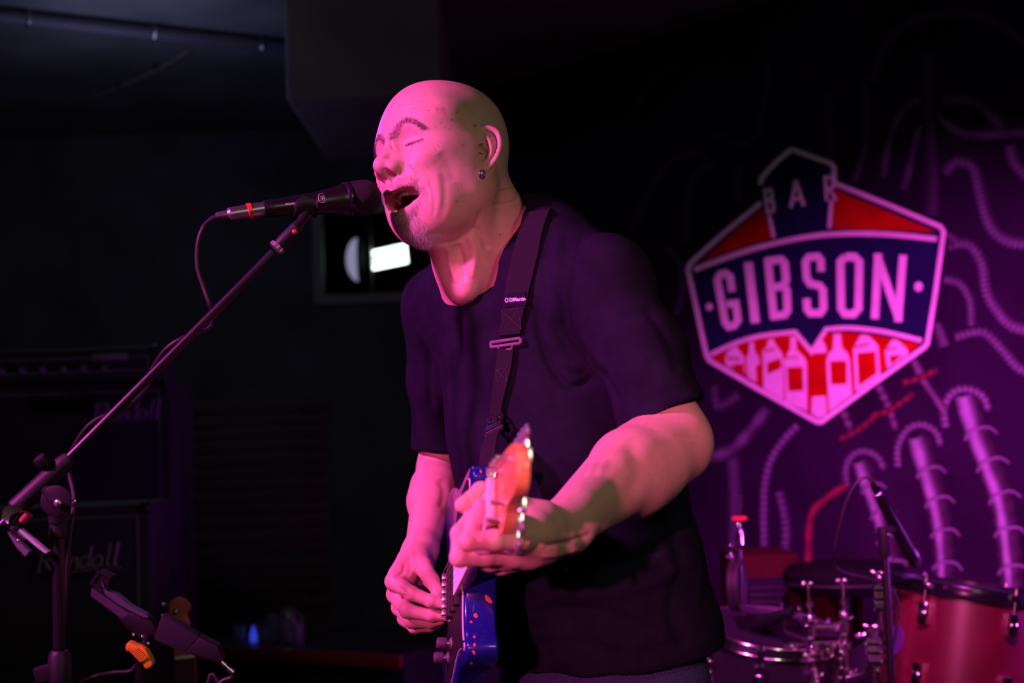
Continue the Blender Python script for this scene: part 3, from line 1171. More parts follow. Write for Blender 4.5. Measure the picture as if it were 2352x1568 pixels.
def build_head_mesh():
    Vh, F = build_head()
    V = h2c(Vh)
    N = vnormals(V, F)
    L = [
        # shut lid line, lid fold, crow's feet
        ([(930, 334), (940, 331), (955, 325), (975, 318)], 2.2, -.0016),
        ([(928, 322), (940, 314), (958, 311), (978, 315)], 2.5, -.0010),
        ([(930, 337), (945, 337), (965, 331)], 4, .0008), ([(932, 343), (950, 343), (972, 336)], 3, -.0009),
        ([(982, 320), (1000, 326), (1014, 338)], 1.8, -.0004), ([(980, 326), (995, 334), (1006, 346)], 1.8, -.0004),
        ([(983, 315), (1002, 318), (1020, 328)], 1.8, -.0003),
        # frown and forehead
        ([(897, 322), (900, 335), (905, 345)], 3, -.0014), ([(890, 312), (888, 325), (886, 335)], 2.5, -.0010),
        ([(900, 270), (925, 252), (960, 245), (1000, 255)], 4, -.0006), ([(900, 255), (930, 236), (970, 230), (1010, 242)], 4, -.0005),
        # cheek fold from nose to mouth corner, laugh lines
        ([(926, 370), (940, 384), (958, 402), (972, 420), (982, 440), (984, 465)], 4, -.0016),
        ([(935, 372), (952, 386), (970, 405), (984, 425)], 8, .0012),
        ([(985, 410), (994, 440), (998, 470), (994, 500)], 5, -.0008), ([(1012, 380), (1022, 420), (1020, 470), (1010, 510)], 9, -.0008),
        ([(1000, 395), (1008, 430), (1010, 480)], 9, .0008),
        ([(1010, 350), (1030, 380), (1040, 420)], 14, -.0012),
        # neck
        ([(1148, 440), (1165, 436), (1182, 432)], 3, -.0025), ([(1130, 470), (1160, 468), (1192, 458)], 4, -.0025),
        ([(1090, 520), (1110, 548), (1120, 575)], 8, -.0035), ([(1050, 560), (1060, 600), (1065, 650)], 9, -.005),
        ([(1025, 560), (1035, 600), (1048, 650)], 6, .003), ([(1075, 540), (1090, 580), (1085, 640)], 9, .003),
        ([(1000, 560), (1050, 553), (1090, 520), (1105, 480)], 6, -.002),
    ]
    V = crease(V, N, L)
    N = vnormals(V, F)
    col = np.tile(SKIN, (len(V), 1))
    px = to_px(V)
    face = -(N * (V / np.linalg.norm(V, axis=1, keepdims=True))).sum(1) > 0.05

    def mix(m, c):
        m = np.clip(m, 0, 1)[:, None]
        col[:] = col * (1 - m) + np.array(c) * m
    x, y, z = Vh.T
    # shaven scalp shadow
    m = np.clip((z - .02 - .8 * (y - .0)) / .03, 0, 1) * np.clip((z + .06) / .03, 0, 1) * np.clip((.035 - y) / .03, 0, 1)
    mix(m * .45, (.40, .31, .25))
    m = np.clip((.01 - y) / .05, 0, 1) * np.clip((z + .06) / .03, 0, 1)
    mix(m * .25, (.40, .31, .25))
    # beard shadow, lips, inside of the mouth
    m = np.clip(1 - (((x) / .036) ** 2 + ((z + .11) / .034) ** 2 + ((y - .04) / .05) ** 2), 0, 1) * 2
    mix(m * .35, (.36, .30, .29))
    ring = [(0, .0910, -.0655), (.013, .0885, -.0635), (.026, .0800, -.0635), (.0370, .0680, -.0675), (.0420, .0600, -.0745),
            (.0310, .0600, -.0840), (.018, .0680, -.0905), (.009, .0735, -.0940), (0, .0750, -.0950)]
    ring = ring + [(-a, b, c) for a, b, c in ring[-2:0:-1]] + [ring[0]]
    near = (y > .02) & (z < -.03)
    d = np.full(len(V), 1.0)
    d[near], _ = poly_dist(Vh[near], catmull([np.array(r) for r in ring], 4))
    mix(np.clip((.0085 - d) / .002, 0, 1) * .75, (.56, .20, .17))
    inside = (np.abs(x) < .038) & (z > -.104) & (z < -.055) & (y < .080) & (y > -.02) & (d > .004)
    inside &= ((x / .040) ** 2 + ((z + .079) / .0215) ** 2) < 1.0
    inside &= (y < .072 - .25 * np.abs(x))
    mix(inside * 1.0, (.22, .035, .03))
    # blemishes
    spots = [(984, 253, 2, .8), (1038, 275, 3, .8), (1050, 258, 2.5, .7), (1091, 289, 3, .9), (1018, 252, 7, .4), (1004, 251, 5, .35), (1024, 291, 2.5, .5), (1032, 297, 2.5, .5),
             (1063, 333, 2.5, .6), (1013, 282, 2, .5), (1052, 436, 2, .6), (1050, 463, 2, .6), (1149, 538, 2.5, .7), (1136, 451, 2, .5), (947, 226, 2, .4), (945, 258, 2, .4),
             (1022, 262, 2, .6), (1062, 300, 2, .4), (1000, 292, 2, .4), (955, 305, 2, .4), (983, 385, 3, .3), (998, 372, 7, .2), (1032, 219, 10, .2), (1070, 240, 8, .2)]
    for sx, sy, r, a in spots:
        q = np.exp(-(((px[:, 0] - sx) ** 2 + (px[:, 1] - sy) ** 2) / r ** 2)) * face
        mix(q * a, (.16, .07, .05))
    for sg in (1, -1):
        bp = [np.array([sg * a, b, c]) for a, b, c in BROW]
        q = (y > .03) & (z > -.01) & (z < .06)
        e = np.full(len(V), 1.0)
        e[q], _ = poly_dist(Vh[q][:, [0, 2]], [b[[0, 2]] for b in bp])
        mix(np.exp(-(e / .0042) ** 2) * .62, (.16, .10, .10))
    # lashes' line
    dd, _ = poly_dist(px, catmull([np.array(p, float) for p in [(931, 334), (942, 330), (956, 325), (972, 319)]], 4))
    mix(np.exp(-(dd / 2.4) ** 2) * face * .92, (.10, .04, .04))
    return V, F, N, col, Vh


def strands(name, V, N, idx, length, down, spread, cols, radius, parent, m, jitter=.0006, seg=3):
    """short tapering hairs rooted on a surface; down = the way they lie"""
    n = len(idx)
    root = V[idx] + RNG.normal(0, jitter, (n, 3))
    nn = N[idx]
    d = nn * spread + down + RNG.normal(0, .28, (n, 3))
    d /= np.linalg.norm(d, axis=1, keepdims=True)
    ln = length * RNG.uniform(.55, 1.15, n)
    a = np.cross(d, nn + 1e-3)
    a /= np.linalg.norm(a, axis=1, keepdims=True) + 1e-9
    b = np.cross(d, a)
    bend = down + RNG.normal(0, .2, (n, 3))
    vs = []
    for s in range(seg):
        t = s / (seg - 1)
        c = root - nn * .0008 + d * (ln * t)[:, None] + bend * (ln * .35 * t * t)[:, None]
        r = radius * (1 - .8 * t)
        for k in range(3):
            an = 2.094 * k
            vs.append(c + r * (math.cos(an) * a + math.sin(an) * b))
    vs = np.stack(vs, 1).reshape(-1, 3)
    base = np.arange(n)[:, None] * (3 * seg)
    fs = []
    for s in range(seg - 1):
        for k in range(3):
            l = (k + 1) % 3
            fs.append(base + np.array([[s * 3 + k, s * 3 + l, s * 3 + 3 + l, s * 3 + 3 + k]]))
    fs = np.concatenate(fs)
    cc = np.repeat(cols, 3 * seg, 0)
    return link(name, c2w(vs), fs, m, parent, True, cols=cc, kind=None)
# ================================================================ person: arms, hands, clothes
GN = nrm(np.array([.121, .323, -.939]))          # along the neck, towards the headstock
GF = nrm(np.array([-1.0, 0, 0]) - GN * np.dot([-1.0, 0, 0], GN))   # out of the guitar's face
GU = np.cross(GF, GN)
if GU[1] < 0:
    GU = -GU
GO = P(1127, 1145, 1.500)


def G(t, u, f):
    """guitar coordinates: t from the nut towards the body, u up across the strings, f out of the face (camera axes)"""
    return GO - GN * t + GU * u + GF * f


def finger(f, pts, rs, k=.006):
    for i in range(len(pts) - 1):
        f.add(cap(pts[i], pts[i + 1], rs[i], rs[i + 1]), k if i == 0 else .0035)
    for i in range(1, len(pts) - 1):
        f.add(ell(pts[i], [rs[i] * .94] * 3), .004)


def build_left_arm(h=.0017):
    f = Field((-.075, -.30, 1.46), (.275, .0, 2.06), h)
    sh, el = P(1480, 860, 1.99), P(1545, 1015, 1.93)
    f.add(cap(P(1450, 760, 2.01), el, .052, .047), 0)
    f.add(ell(P(1560, 1025, 1.94), (.038, .046, .043)), .02)
    f.add(cap(el, P(1445, 1095, 1.86), .046, .053), .03)
    f.add(cap(P(1480, 1065, 1.88), P(1300, 1205, 1.68), .054, .029), .03)
    f.add(cap(P(1440, 1060, 1.84), P(1330, 1160, 1.70), .040, .024), .02)
    f.soften(14)
    f.km = .01
    wr = P(1300, 1212, 1.68)
    # palm behind and under the neck
    f.add(cap(wr, P(1225, 1222, 1.605), .027, .026), .02)
    f.add(cap(wr, P(1215, 1262, 1.62), .024, .020), .02)
    f.add(cap(P(1240, 1225, 1.62), P(1186, 1240, 1.565), .024, .0165), .015)
    f.add(cap(P(1240, 1255, 1.64), P(1172, 1275, 1.60), .020, .0150), .015)
    f.add(cap(P(1245, 1190, 1.63), P(1175, 1165, 1.625), .020, .015), .015)
    k = .006
    # first finger, bent up on to the strings
    finger(f, [P(1195, 1238, 1.545), P(1135, 1240, 1.520), P(1076, 1243, 1.512), P(1088, 1202, 1.525), P(1103, 1160, 1.540)],
           [.0125, .0110, .0102, .0092, .0078], k)
    # middle finger
    finger(f, [P(1180, 1272, 1.60), P(1115, 1276, 1.578), P(1056, 1280, 1.568), P(1056, 1225, 1.575), P(1082, 1186, 1.585)],
           [.0125, .0112, .0104, .0096, .0080], k)
    # ring finger and little finger folded beneath
    finger(f, [P(1180, 1285, 1.635), P(1125, 1290, 1.618), P(1080, 1276, 1.612), P(1082, 1240, 1.618), P(1094, 1222, 1.622)],
           [.0120, .0106, .0096, .0088, .0075], k)
    finger(f, [P(1190, 1290, 1.655), P(1150, 1300, 1.648), P(1118, 1292, 1.642), P(1110, 1268, 1.645)],
           [.0110, .0098, .0088, .0075], k)
    # thumb, hooked over the top of the neck
    finger(f, [P(1185, 1165, 1.62), P(1150, 1128, 1.625), P(1106, 1130, 1.610), P(1062, 1160, 1.590)],
           [.0150, .0115, .0115, .0088], .008)
    # nails
    V, F = f.mesh()
    return V, F


def build_right_arm(h=.0016):
    f = Field((-.235, -.455, 2.02), (-.045, -.02, 2.53), h)
    el = P(1012, 1075, 2.44)
    f.add(cap(P(1018, 900, 2.39), el, .040, .036), 0)
    f.add(ell(P(1018, 1090, 2.44), (.034, .038, .034)), .02)
    f.add(cap(el, P(990, 1150, 2.35), .036, .038), .02)
    f.add(cap(P(1000, 1120, 2.38), P(968, 1262, 2.235), .038, .026), .02)
    wr = P(966, 1262, 2.23)
    mc = [P(905, 1335, 2.150), P(908, 1365, 2.165), P(918, 1395, 2.182), P(930, 1420, 2.20)]
    f.add(cap(wr, P(925, 1325, 2.17), .026, .022), .015)
    f.add(cap(P(960, 1275, 2.22), P(930, 1370, 2.195), .022, .018), .015)
    f.add(cap(P(968, 1275, 2.215), P(945, 1395, 2.215), .018, .014), .015)
    for i, m in enumerate(mc):
        f.add(cap(P(950, 1290, 2.20), m, .018, .0135 - .0008 * i), .012)
    # thumb
    finger(f, [P(962, 1275, 2.20), P(972, 1300, 2.165), P(991, 1333, 2.135), P(1006, 1360, 2.115)], [.0175, .0140, .0120, .0090], .010)
    # first finger to the pick
    finger(f, [mc[0], P(945, 1362, 2.115), P(990, 1380, 2.108), P(1014, 1387, 2.106)], [.0125, .0108, .0094, .0074], .006)
    finger(f, [mc[1], P(935, 1402, 2.125), P(990, 1412, 2.118), P(1026, 1414, 2.118)], [.0128, .0112, .0096, .0074], .006)
    finger(f, [mc[2], P(945, 1426, 2.145), P(985, 1428, 2.140), P(1012, 1424, 2.140)], [.0120, .0106, .0090, .0072], .006)
    finger(f, [mc[3], P(952, 1440, 2.175), P(985, 1438, 2.168), P(1005, 1432, 2.165)], [.0110, .0094, .0082, .0068], .006)
    return f.mesh()


SL, SRT = P(1392, 652, 2.03), P(1015, 705, 2.33)
LB = nrm(SL - SRT)
UB = nrm(P(1160, 600, 2.19) - P(1390, 1600, 2.22))
UB = nrm(UB - LB * np.dot(UB, LB))
FB = np.cross(LB, UB)
if FB[0] > 0:
    FB = -FB
AX = np.array([LB, FB, UB])


def torso(f, g=0.0, k=.05):
    f.add(ell(P(1228, 770, 2.20), (.195 + g, .118 + g, .215 + g), AX), 0)
    f.add(ell(P(1308, 1130, 2.21), (.190 + g, .150 + g, .26 + g), AX), .08)
    f.add(ell(P(1372, 1430, 2.22), (.184 + g, .147 + g, .22 + g), AX), .08)
    f.add(cap(P(1160, 672, 2.20), SL, .057 + g, .058 + g), .05)
    f.add(cap(P(1150, 650, 2.22), SRT, .055 + g, .055 + g), .05)
    f.add(ell(P(1285, 614, 2.13), (.055 + g, .040 + g, .040 + g)), .04)


def build_shirt(h=.0034):
    f = Field((-.20, -.56, 1.83), (.40, .22, 2.62), h, .09)
    torso(f, .010)
    # drape below the belly
    f.add(ell(P(1385, 1500, 2.23), (.192, .155, .22), AX), .06)
    # sleeves, each cut square at the cuff
    g = Field((-.20, -.56, 1.83), (.40, .22, 2.62), h, .04)
    g.add(cap(SL, P(1468, 800, 1.992), .060, .062), .0)
    g.add(cap(P(1468, 800, 1.992), P(1540, 1000, 1.935), .062, .064), .02)
    g.add(cap(SRT, P(1008, 880, 2.37), .062, .050), .0)
    g.add(cap(P(1008, 880, 2.37), P(1012, 1080, 2.43), .050, .045), .02)

    def cut(c, n, R):
        sl, X, Y, Z = g.blk(np.asarray(c) - R, np.asarray(c) + R)
        n = nrm(n)
        d = (X - c[0]) * n[0] + (Y - c[1]) * n[1] + (Z - c[2]) * n[2]
        g.D[sl] = np.maximum(g.D[sl], d)
    cut(P(1526, 956, 1.945), np.array([.42, -.86, -.20]), .16)
    cut(P(1008, 1028, 2.42), np.array([0.02, -1, 0.05]), .16)
    f.D = smin(f.D, g.D, .022)
    del g
    # hem
    b = f.blk(np.array([-1, -1, -1.]), np.array([1., 1, 3]))
    sl, X, Y, Z = b
    hc, hn = P(1400, 1540, 2.06), nrm(-UB + .12 * FB)
    d = (X - hc[0]) * hn[0] + (Y - hc[1]) * hn[1] + (Z - hc[2]) * hn[2]
    f.D = np.maximum(f.D, d)
    f.sub(ell(P(1385, 1560, 2.23), (.184, .147, .19), AX), .002)
    # neck hole
    f.km = .01
    f.sub(cap(P(1080, 602, 2.09), P(1110, 500, 2.13), .048, .070), .004)
    f.sub(cap(P(1110, 500, 2.13), P(1060, 400, 2.11), .070, .080), .004)
    V, F = f.mesh()
    N = vnormals(V, F)
    L = [
        ([(1050, 730), (1046, 800), (1036, 880), (1028, 1010)], 14, -.0045),
        ([(1075, 700), (1080, 800), (1072, 900)], 16, .004),
        ([(985, 620), (965, 700), (968, 800)], 14, .003), ([(1000, 760), (985, 850), (990, 940)], 8, -.004),
        ([(1345, 530), (1318, 590), (1310, 660), (1318, 740), (1345, 820), (1380, 870)], 4, -.004),
        ([(1232, 700), (1238, 765), (1258, 832), (1300, 885), (1335, 885), (1365, 862)], 8, -.008),
        ([(1262, 700), (1272, 765), (1300, 830), (1340, 850)], 12, .006),
        ([(1290, 690), (1300, 750), (1330, 800), (1365, 845), (1385, 880)], 8, -.006),
        ([(1268, 520), (1250, 600), (1262, 680)], 10, -.004), ([(1290, 540), (1280, 620), (1292, 690)], 10, .004),
        ([(1380, 840), (1400, 890), (1425, 930)], 7, -.004),
        ([(1400, 760), (1430, 850), (1470, 930)], 18, .003),
        ([(1480, 700), (1530, 780), (1560, 860)], 12, -.003),
        ([(1100, 900), (1092, 1000), (1085, 1080)], 16, .003),
        ([(1210, 900), (1240, 1000), (1300, 1080), (1380, 1100)], 18, -.004),
        ([(1180, 1010), (1250, 1110), (1340, 1150)], 16, .004),
        ([(1180, 1290), (1300, 1310), (1450, 1290), (1560, 1220)], 16, -.005),
        ([(1200, 1340), (1320, 1365), (1480, 1345), (1600, 1270)], 18, .006),
        ([(1180, 1420), (1280, 1400), (1400, 1410), (1520, 1460)], 14, -.005),
        ([(1200, 1460), (1330, 1450), (1450, 1480), (1600, 1440)], 14, .004),
        ([(1540, 1180), (1560, 1290), (1545, 1400), (1570, 1490)], 16, -.006),
        ([(1590, 1130), (1610, 1260), (1600, 1400)], 14, .004),
        ([(1150, 1380), (1160, 1450), (1150, 1510)], 10, -.004),
        # collar band and stitched edges
        ([(1003, 590), (1016, 640), (1030, 668), (1054, 684), (1085, 672), (1124, 634), (1186, 556)], 3, -.0022),
        ([(1000, 575), (1014, 632), (1028, 658), (1052, 674), (1080, 662), (1115, 622), (1178, 545)], 5, .0020),
        ([(1436, 962), (1480, 925), (1530, 900), (1590, 888)], 2.5, -.0018),
    ]
    V = crease(V, N, L)
    # wide soft waves of the cloth
    w = .0022 * np.sin(V[:, 1] * 42 + 6 * np.sin(V[:, 0] * 9) + V[:, 2] * 14) + .0016 * np.sin(V[:, 0] * 60 + V[:, 1] * 33 + 3 * np.sin(V[:, 2] * 17))
    V = V + N * w[:, None]
    return V, F


def build_core(h=.007):
    f = Field((-.19, -.62, 1.85), (.38, .20, 2.58), h, .09)
    f.add(ell(P(1228, 770, 2.20), (.183, .106, .203), AX), 0)
    f.add(ell(P(1308, 1110, 2.21), (.165, .125, .20), AX), .08)
    f.add(cap(P(1160, 655, 2.20), SL, .048, .046), .05)
    f.add(cap(P(1150, 650, 2.22), SRT, .043, .043), .05)
    f.add(cap(SL, P(1480, 860, 1.99), .05, .05), .03)
    f.add(cap(SRT, P(1012, 950, 2.40), .045, .036), .03)
    return f.mesh()


def build_jeans(h=.005):
    # hips and legs down to the floor, in world axes
    hip = c2w(P(1385, 1560, 2.23))
    lb = nrm(np.array([c2wv(LB)[0], c2wv(LB)[1], 0]))
    fb = nrm(np.array([c2wv(FB)[0], c2wv(FB)[1], 0]))
    kl, kr = hip + lb * .13 + fb * .07, hip - lb * .13 + fb * .05
    kl[2], kr[2] = .50, .50
    al, ar = hip + lb * .17 - fb * .03, hip - lb * .17 - fb * .02
    al[2], ar[2] = .10, .10
    lo = np.minimum.reduce([hip, kl, kr, al, ar]) - .25
    hi = np.maximum.reduce([hip, kl, kr, al, ar]) + .25
    lo[2] = -.02
    hi[2] = hip[2] + .16
    f = Field(lo, hi, .006, .06)
    A = np.array([lb, fb, [0, 0, 1.0]])
    f.add(ell(hip - (0, 0, .02), (.190, .142, .20), A), 0)
    for s, kn, an in ((1, kl, al), (-1, kr, ar)):
        th = hip + lb * .09 * s - np.array([0, 0, .10])
        f.add(cap(th, kn, .098, .070), .05)
        f.add(cap(kn, an - (0, 0, .03), .068, .062), .03)
    b = f.blk(lo, hi)
    sl, X, Y, Z = b
    f.D = np.maximum(f.D, (.045 - Z) + 0 * X + 0 * Y)
    V, F = f.mesh()
    N = vnormals(V, F)
    V = V + N * (.003 * np.sin(V[:, 2] * 60 + 4 * np.sin(V[:, 0] * 20)) * (V[:, 2] < .75))[:, None]
    return V, F, (al, ar, lb, fb)


M_SKIN = mat_attr('skin', 0.52, bump=.12, bscale=900, noise=.10, nscale=55, sss=.12, spec=.38, dist=.0006)
M_HAIR = mat_attr('hair', .45, spec=.5)
M_SHIRT = mat('black_cotton', (.0120, .0110, .0240), .95, bump=.4, bscale=1400, spec=.03, noise=.15, scale=30)
M_DENIM = mat('denim', (.045, .06, .13), .9, noise=.35, scale=500, bump=.6, bscale=900, spec=.2)
M_TEETH = mat('tooth_enamel', (.72, .66, .52), .25, spec=.6)
M_TONGUE = mat('tongue', (.35, .07, .07), .35, bump=.4, bscale=800)
M_CHROME = mat('chrome', (.9, .9, .92), .24, .9)
M_BLACKM = mat('black_metal', (.010, .010, .012), .34, .2)
M_RUBBER = mat('black_rubber', (.012, .012, .013), .7)
M_SOLE = mat('shoe_leather', (.03, .025, .025), .5)


def make_person():
    hip = c2w(P(1385, 1560, 2.23))
    man = thing('person', 'bald man with grey goatee in black t-shirt, eyes shut, singing and playing guitar', 'person', (hip[0], hip[1], 0))
    Vh, Fh, Nh, ch, loc = build_head_mesh()
    parts = [(Vh, Fh, ch)]
    for fn in (build_left_arm, build_right_arm, build_core):
        V, F = fn()
        c = np.tile(SKIN, (len(V), 1))
        if fn is build_left_arm:
            V = crease(V, vnormals(V, F), [
                ([(1180, 1215), (1200, 1232), (1215, 1262)], 4, -.0015), ([(1075, 1225), (1090, 1232), (1100, 1240)], 3, -.0012),
                ([(1250, 1255), (1310, 1245), (1360, 1225)], 7, -.003), ([(1240, 1278), (1290, 1272), (1330, 1258)], 6, .002),
                ([(1070, 1130), (1078, 1142), (1084, 1152)], 2.5, -.0010),
                ([(1440, 1010), (1470, 1080), (1440, 1140)], 20, -.003), ([(1205, 1220), (1195, 1250), (1180, 1262)], 6, .002)])
            px = to_px(V)
            for _ in range(90):
                sx, sy = RNG.uniform(1330, 1600), RNG.uniform(960, 1230)
                q = np.exp(-((px[:, 0] - sx) ** 2 + (px[:, 1] - sy) ** 2) / RNG.uniform(2, 7) ** 1.2) * RNG.uniform(.1, .35)
                c = c * (1 - q[:, None]) + np.array([.30, .13, .09]) * q[:, None]
        if fn is build_right_arm:
            V = crease(V, vnormals(V, F), [
                ([(930, 1290), (925, 1315), (905, 1325)], 5, -.002), ([(945, 1265), (950, 1300), (940, 1330)], 5, .002),
                ([(975, 1312), (980, 1318), (990, 1316)], 2.5, -.001), ([(935, 1352), (942, 1360), (938, 1372)], 2.5, -.001),
                ([(912, 1345), (930, 1360), (925, 1375)], 5, -.003), ([(1010, 1100), (1020, 1130), (1012, 1170)], 10, -.002)])
        parts.append((V, F, c))
    off = 0
    Vs, Fs, Cs = [], [], []
    for V, F, c in parts:
        Vs.append(V)
        Fs.append(F + off)
        Cs.append(c)
        off += len(V)
    link('body', c2w(np.concatenate(Vs)), np.concatenate(Fs), M_SKIN, man, cols=np.concatenate(Cs))
    V, F = build_shirt()
    shirt = link('t_shirt', c2w(V), F, M_SHIRT, man, label='plain black short-sleeved cotton t-shirt')
    Vj, Fj, (al, ar, lb, fb) = build_jeans()
    link('jeans', Vj, Fj, M_DENIM, man)
    for s, a in ((1, al), (-1, ar)):
        mb = MB()
        mb.sphere(a + fb * .05 + (0, 0, -.045), (.05, .14, .055), np.array([lb, fb, [0, 0, 1.0]]), 20, 12)
        v = np.array(mb.v)
        v[:, 2] = np.maximum(v[:, 2], 0.002)
        link('shoe', v, [f for f in mb.f], M_SOLE, man)
    # ---- hair of the face
    x, y, z = loc.T
    up, fwd, lat = HR[:, 2], HR[:, 1], HR[:, 0]
    ring = [(0, .0910, -.0655), (.013, .0885, -.0635), (.026, .0800, -.0635), (.0370, .0680, -.0675), (.0420, .0600, -.0745),
            (.0310, .0600, -.0840), (.018, .0680, -.0905), (.009, .0735, -.0940), (0, .0750, -.0950)]
    ring = ring + [(-a, b, c) for a, b, c in ring[-2:0:-1]] + [ring[0]]
    near = (y > .015) & (z < -.03)
    d = np.full(len(loc), 1.0)
    d[near], _ = poly_dist(loc[near], ring)
    outer = (Nh @ fwd > -.35) & (d > .0062)
    chin = outer & (z < -.098) & (y > .030) & (np.abs(x) < .026 + .003 * np.sin(z * 900)) & (z > -.15)
    soul = outer & (np.abs(x) < .008) & (z < -.094) & (z > -.115) & (y > .04)
    sides = outer & (np.abs(x) > .020) & (x < .0470) & (x > -.036) & (z < -.070) & (z > -.112) & (d < .0135) & (y > .022)
    must = outer & (z > -.066) & (z < -.045) & (y > .050) & (np.abs(x) < .043) & (d < .0155) & (d > .0068)
    must |= outer & (np.abs(x) > .036) & (np.abs(x) < .050) & (z > -.082) & (z < -.060) & (d < .0105) & (d > .006)

    def pick(mask, n):
        i = np.nonzero(mask)[0]
        return RNG.choice(i, min(n, len(i) * 3)) if len(i) else i

    def grey(n, white):
        w = RNG.random(n) < white
        v = np.where(w, RNG.uniform(.6, .95, n), RNG.uniform(.04, .25, n))
        return np.stack([v, v * .95, v * .92], 1)
    i1, i2, i3 = pick(chin, 3600), pick(sides, 1500), pick(must, 3000)
    down = -up
    i12 = np.concatenate([i1, i2])
    strands('beard', Vh, Nh, i12, .0046, down * .9 - fwd * .1, .38, grey(len(i12), .85), .00013, man, M_HAIR)
    strands('moustache', Vh, Nh, i3, .0040, down * .7, .40, grey(len(i3), .7), .00012, man, M_HAIR)
    # eyebrows
    px = to_px(Vh)
    fc = -(Nh * (Vh / np.linalg.norm(Vh, axis=1, keepdims=True))).sum(1) > .1
    path = catmull([np.array(p) for p in BROW], 4)
    for s in (1, -1):
        pth = [np.array([s * a[0], a[1], a[2]]) for a in path]
        mask = (y > .03) & (z > -.01) & (z < .06)
        dd = np.full(len(loc), 1.0)
        tt = np.zeros(len(loc))
        dd[mask], tt[mask] = poly_dist(loc[mask][:, [0, 2]], [q[[0, 2]] for q in pth])
        wd = .0060 * (1 - .55 * tt)
        i = pick(dd < wd, 2200)
        v = np.where(RNG.random(len(i)) < .25, RNG.uniform(.2, .5, len(i)), RNG.uniform(.01, .06, len(i)))
        out = lat * s
        t_ = tt[i][:, None]
        dr = out * (.25 + .7 * t_) + up * (.75 - .9 * t_)
        strands('eyebrow', Vh, Nh, i, .0042, dr * 1.4, .12, np.stack([v, v * .9, v * .9], 1), .00011, man, M_HAIR)
    # lashes
    lp = catmull([np.array(p, float) for p in [(932, 334), (944, 329.5), (957, 325), (971, 320)]], 10)
    ids = []
    for p in lp:
        q = np.where(fc, np.hypot(px[:, 0] - p[0], px[:, 1] - p[1]), 1e9)
        ids += list(np.argsort(q)[:3])
    lids = []
    for s in (1, -1):
        if s == 1:
            i = np.array(ids)
        else:
            tgt = loc[ids] * np.array([-1, 1, 1])
            i = np.array([np.argmin(((loc - t) ** 2).sum(1)) for t in tgt])
        c = np.full((len(i), 3), .012)
        strands('eyelashes', Vh, Nh, i, .0055, down * .8 + lat * s * .3, .7, c, .00024, man, M_HAIR)
    # teeth and tongue
    mb = MB()
    for k in range(-5, 6):
        a = k * .165
        w = .0041 if abs(k) < 2 else .0034
        c = np.array([math.sin(a) * .029, .040 + math.cos(a) * .036, -.0660 - .0006 * abs(k)])
        ax = [h2c(c + np.array(v)) - h2c(c) for v in ([math.cos(a), -math.sin(a), 0], [math.sin(a), math.cos(a), 0], [0, 0, 1.0])]
        ax = [c2wv(v) for v in ax]
        mb.box(c2w(h2c(c)), ax, (w, .0028, .0056 if abs(k) < 3 else .0048), .0022)
    mb.build('upper_teeth', M_TEETH, man)
    mb = MB()
    for k in range(-4, 5):
        a = k * .18
        c = np.array([math.sin(a) * .026, .020 + math.cos(a) * .036, -.0985 + .0003 * abs(k)])
        ax = [c2wv(h2c(c + np.array(v)) - h2c(c)) for v in ([math.cos(a), -math.sin(a), 0], [math.sin(a), math.cos(a), 0], [0, 0, 1.0])]
        mb.box(c2w(h2c(c)), ax, (.0030, .0024, .0045), .0018)
    mb.build('lower_teeth', M_TEETH, man)
    mb = MB().sphere(c2w(h2c((0, .030, -.094))), (.021, .032, .0085), np.array([c2wv(HR[:, 0]), c2wv(HR[:, 1]), c2wv(HR[:, 2])]), 24, 16)
    mb.build('tongue', M_TONGUE, man)
    # ear ring: two close-set bands
    c = c2w(P(1107, 400, 2.044))
    d = c2wv(nrm(np.array([1, .0, -.25])))
    e = thing_part('earring', man, c)
    for o in (-.0020, .0020):
        MB().torus(c + nrm(d) * o, d, .0058, .0016, 28, 10).build('band', M_STEEL, e)
    return man, shirt, V


def thing_part(name, parent, base):
    o = bpy.data.objects.new(name, None)
    o.empty_display_size = .02
    COL.objects.link(o)
    o.parent = parent
    o.location = Vector(np.asarray(base) - BASE[parent])
    BASE[o] = np.asarray(base, float)
    return o


MAN, SHIRT, SHIRT_V = make_person()
from mathutils.bvhtree import BVHTree


def bvh_of(o):
    me = o.data
    b = Vector(BASE[o])
    return BVHTree.FromPolygons([v.co + b for v in me.vertices], [tuple(p.vertices) for p in me.polygons])


SHIRT_BVH = bvh_of(SHIRT)


def on_shirt(px, py, lift=.003, fallback=2.1):
    d = Vector(nrm(WP(px, py, 1.0) - CL))
    hit, n, i, dist = SHIRT_BVH.ray_cast(Vector(CL), d)
    if hit is None:
        return WP(px, py, fallback), -np.array(d)
    n = np.array(n)
    if np.dot(n, d) > 0:
        n = -n
    return np.array(hit) + n * lift, n
# ================================================================ guitar, strap
M_BLUE = mat('blue_lacquer', (.010, .014, .19), .25, coat=.5, spec=.5)
M_CHIP = mat('bare_wood_chip', (.75, .12, .07), .6, noise=.4, scale=200)
M_MAPLE = mat('figured_maple', (.92, .46, .13), .35, noise=.25, scale=60, stretch=(1, 1, 6), coat=.3)
M_FBOARD = mat('pale_maple_fingerboard', (.85, .72, .62), .45, noise=.15, scale=50)
M_PEARL = mat('white_plastic_ply', (.8, .74, .78), .35)
M_PGBLACK = mat('black_scratchplate', (.008, .007, .010), .55)
M_FRET = mat('fret_wire', (.75, .7, .7), .5, .3)
M_BONE = mat('bone_nut', (.9, .85, .75), .4)
M_KNOB = mat('smoked_knob', (.10, .08, .11), .3, bump=.3, bscale=900)
M_WEB = mat('strap_webbing', (.020, .017, .026), .9, bump=.8, bscale=1600, spec=.08)
M_PATCH = mat('strap_label_cloth', (.014, .009, .028), .9, spec=.05)
M_THREAD = mat('pale_thread', (.85, .78, .85), .6)


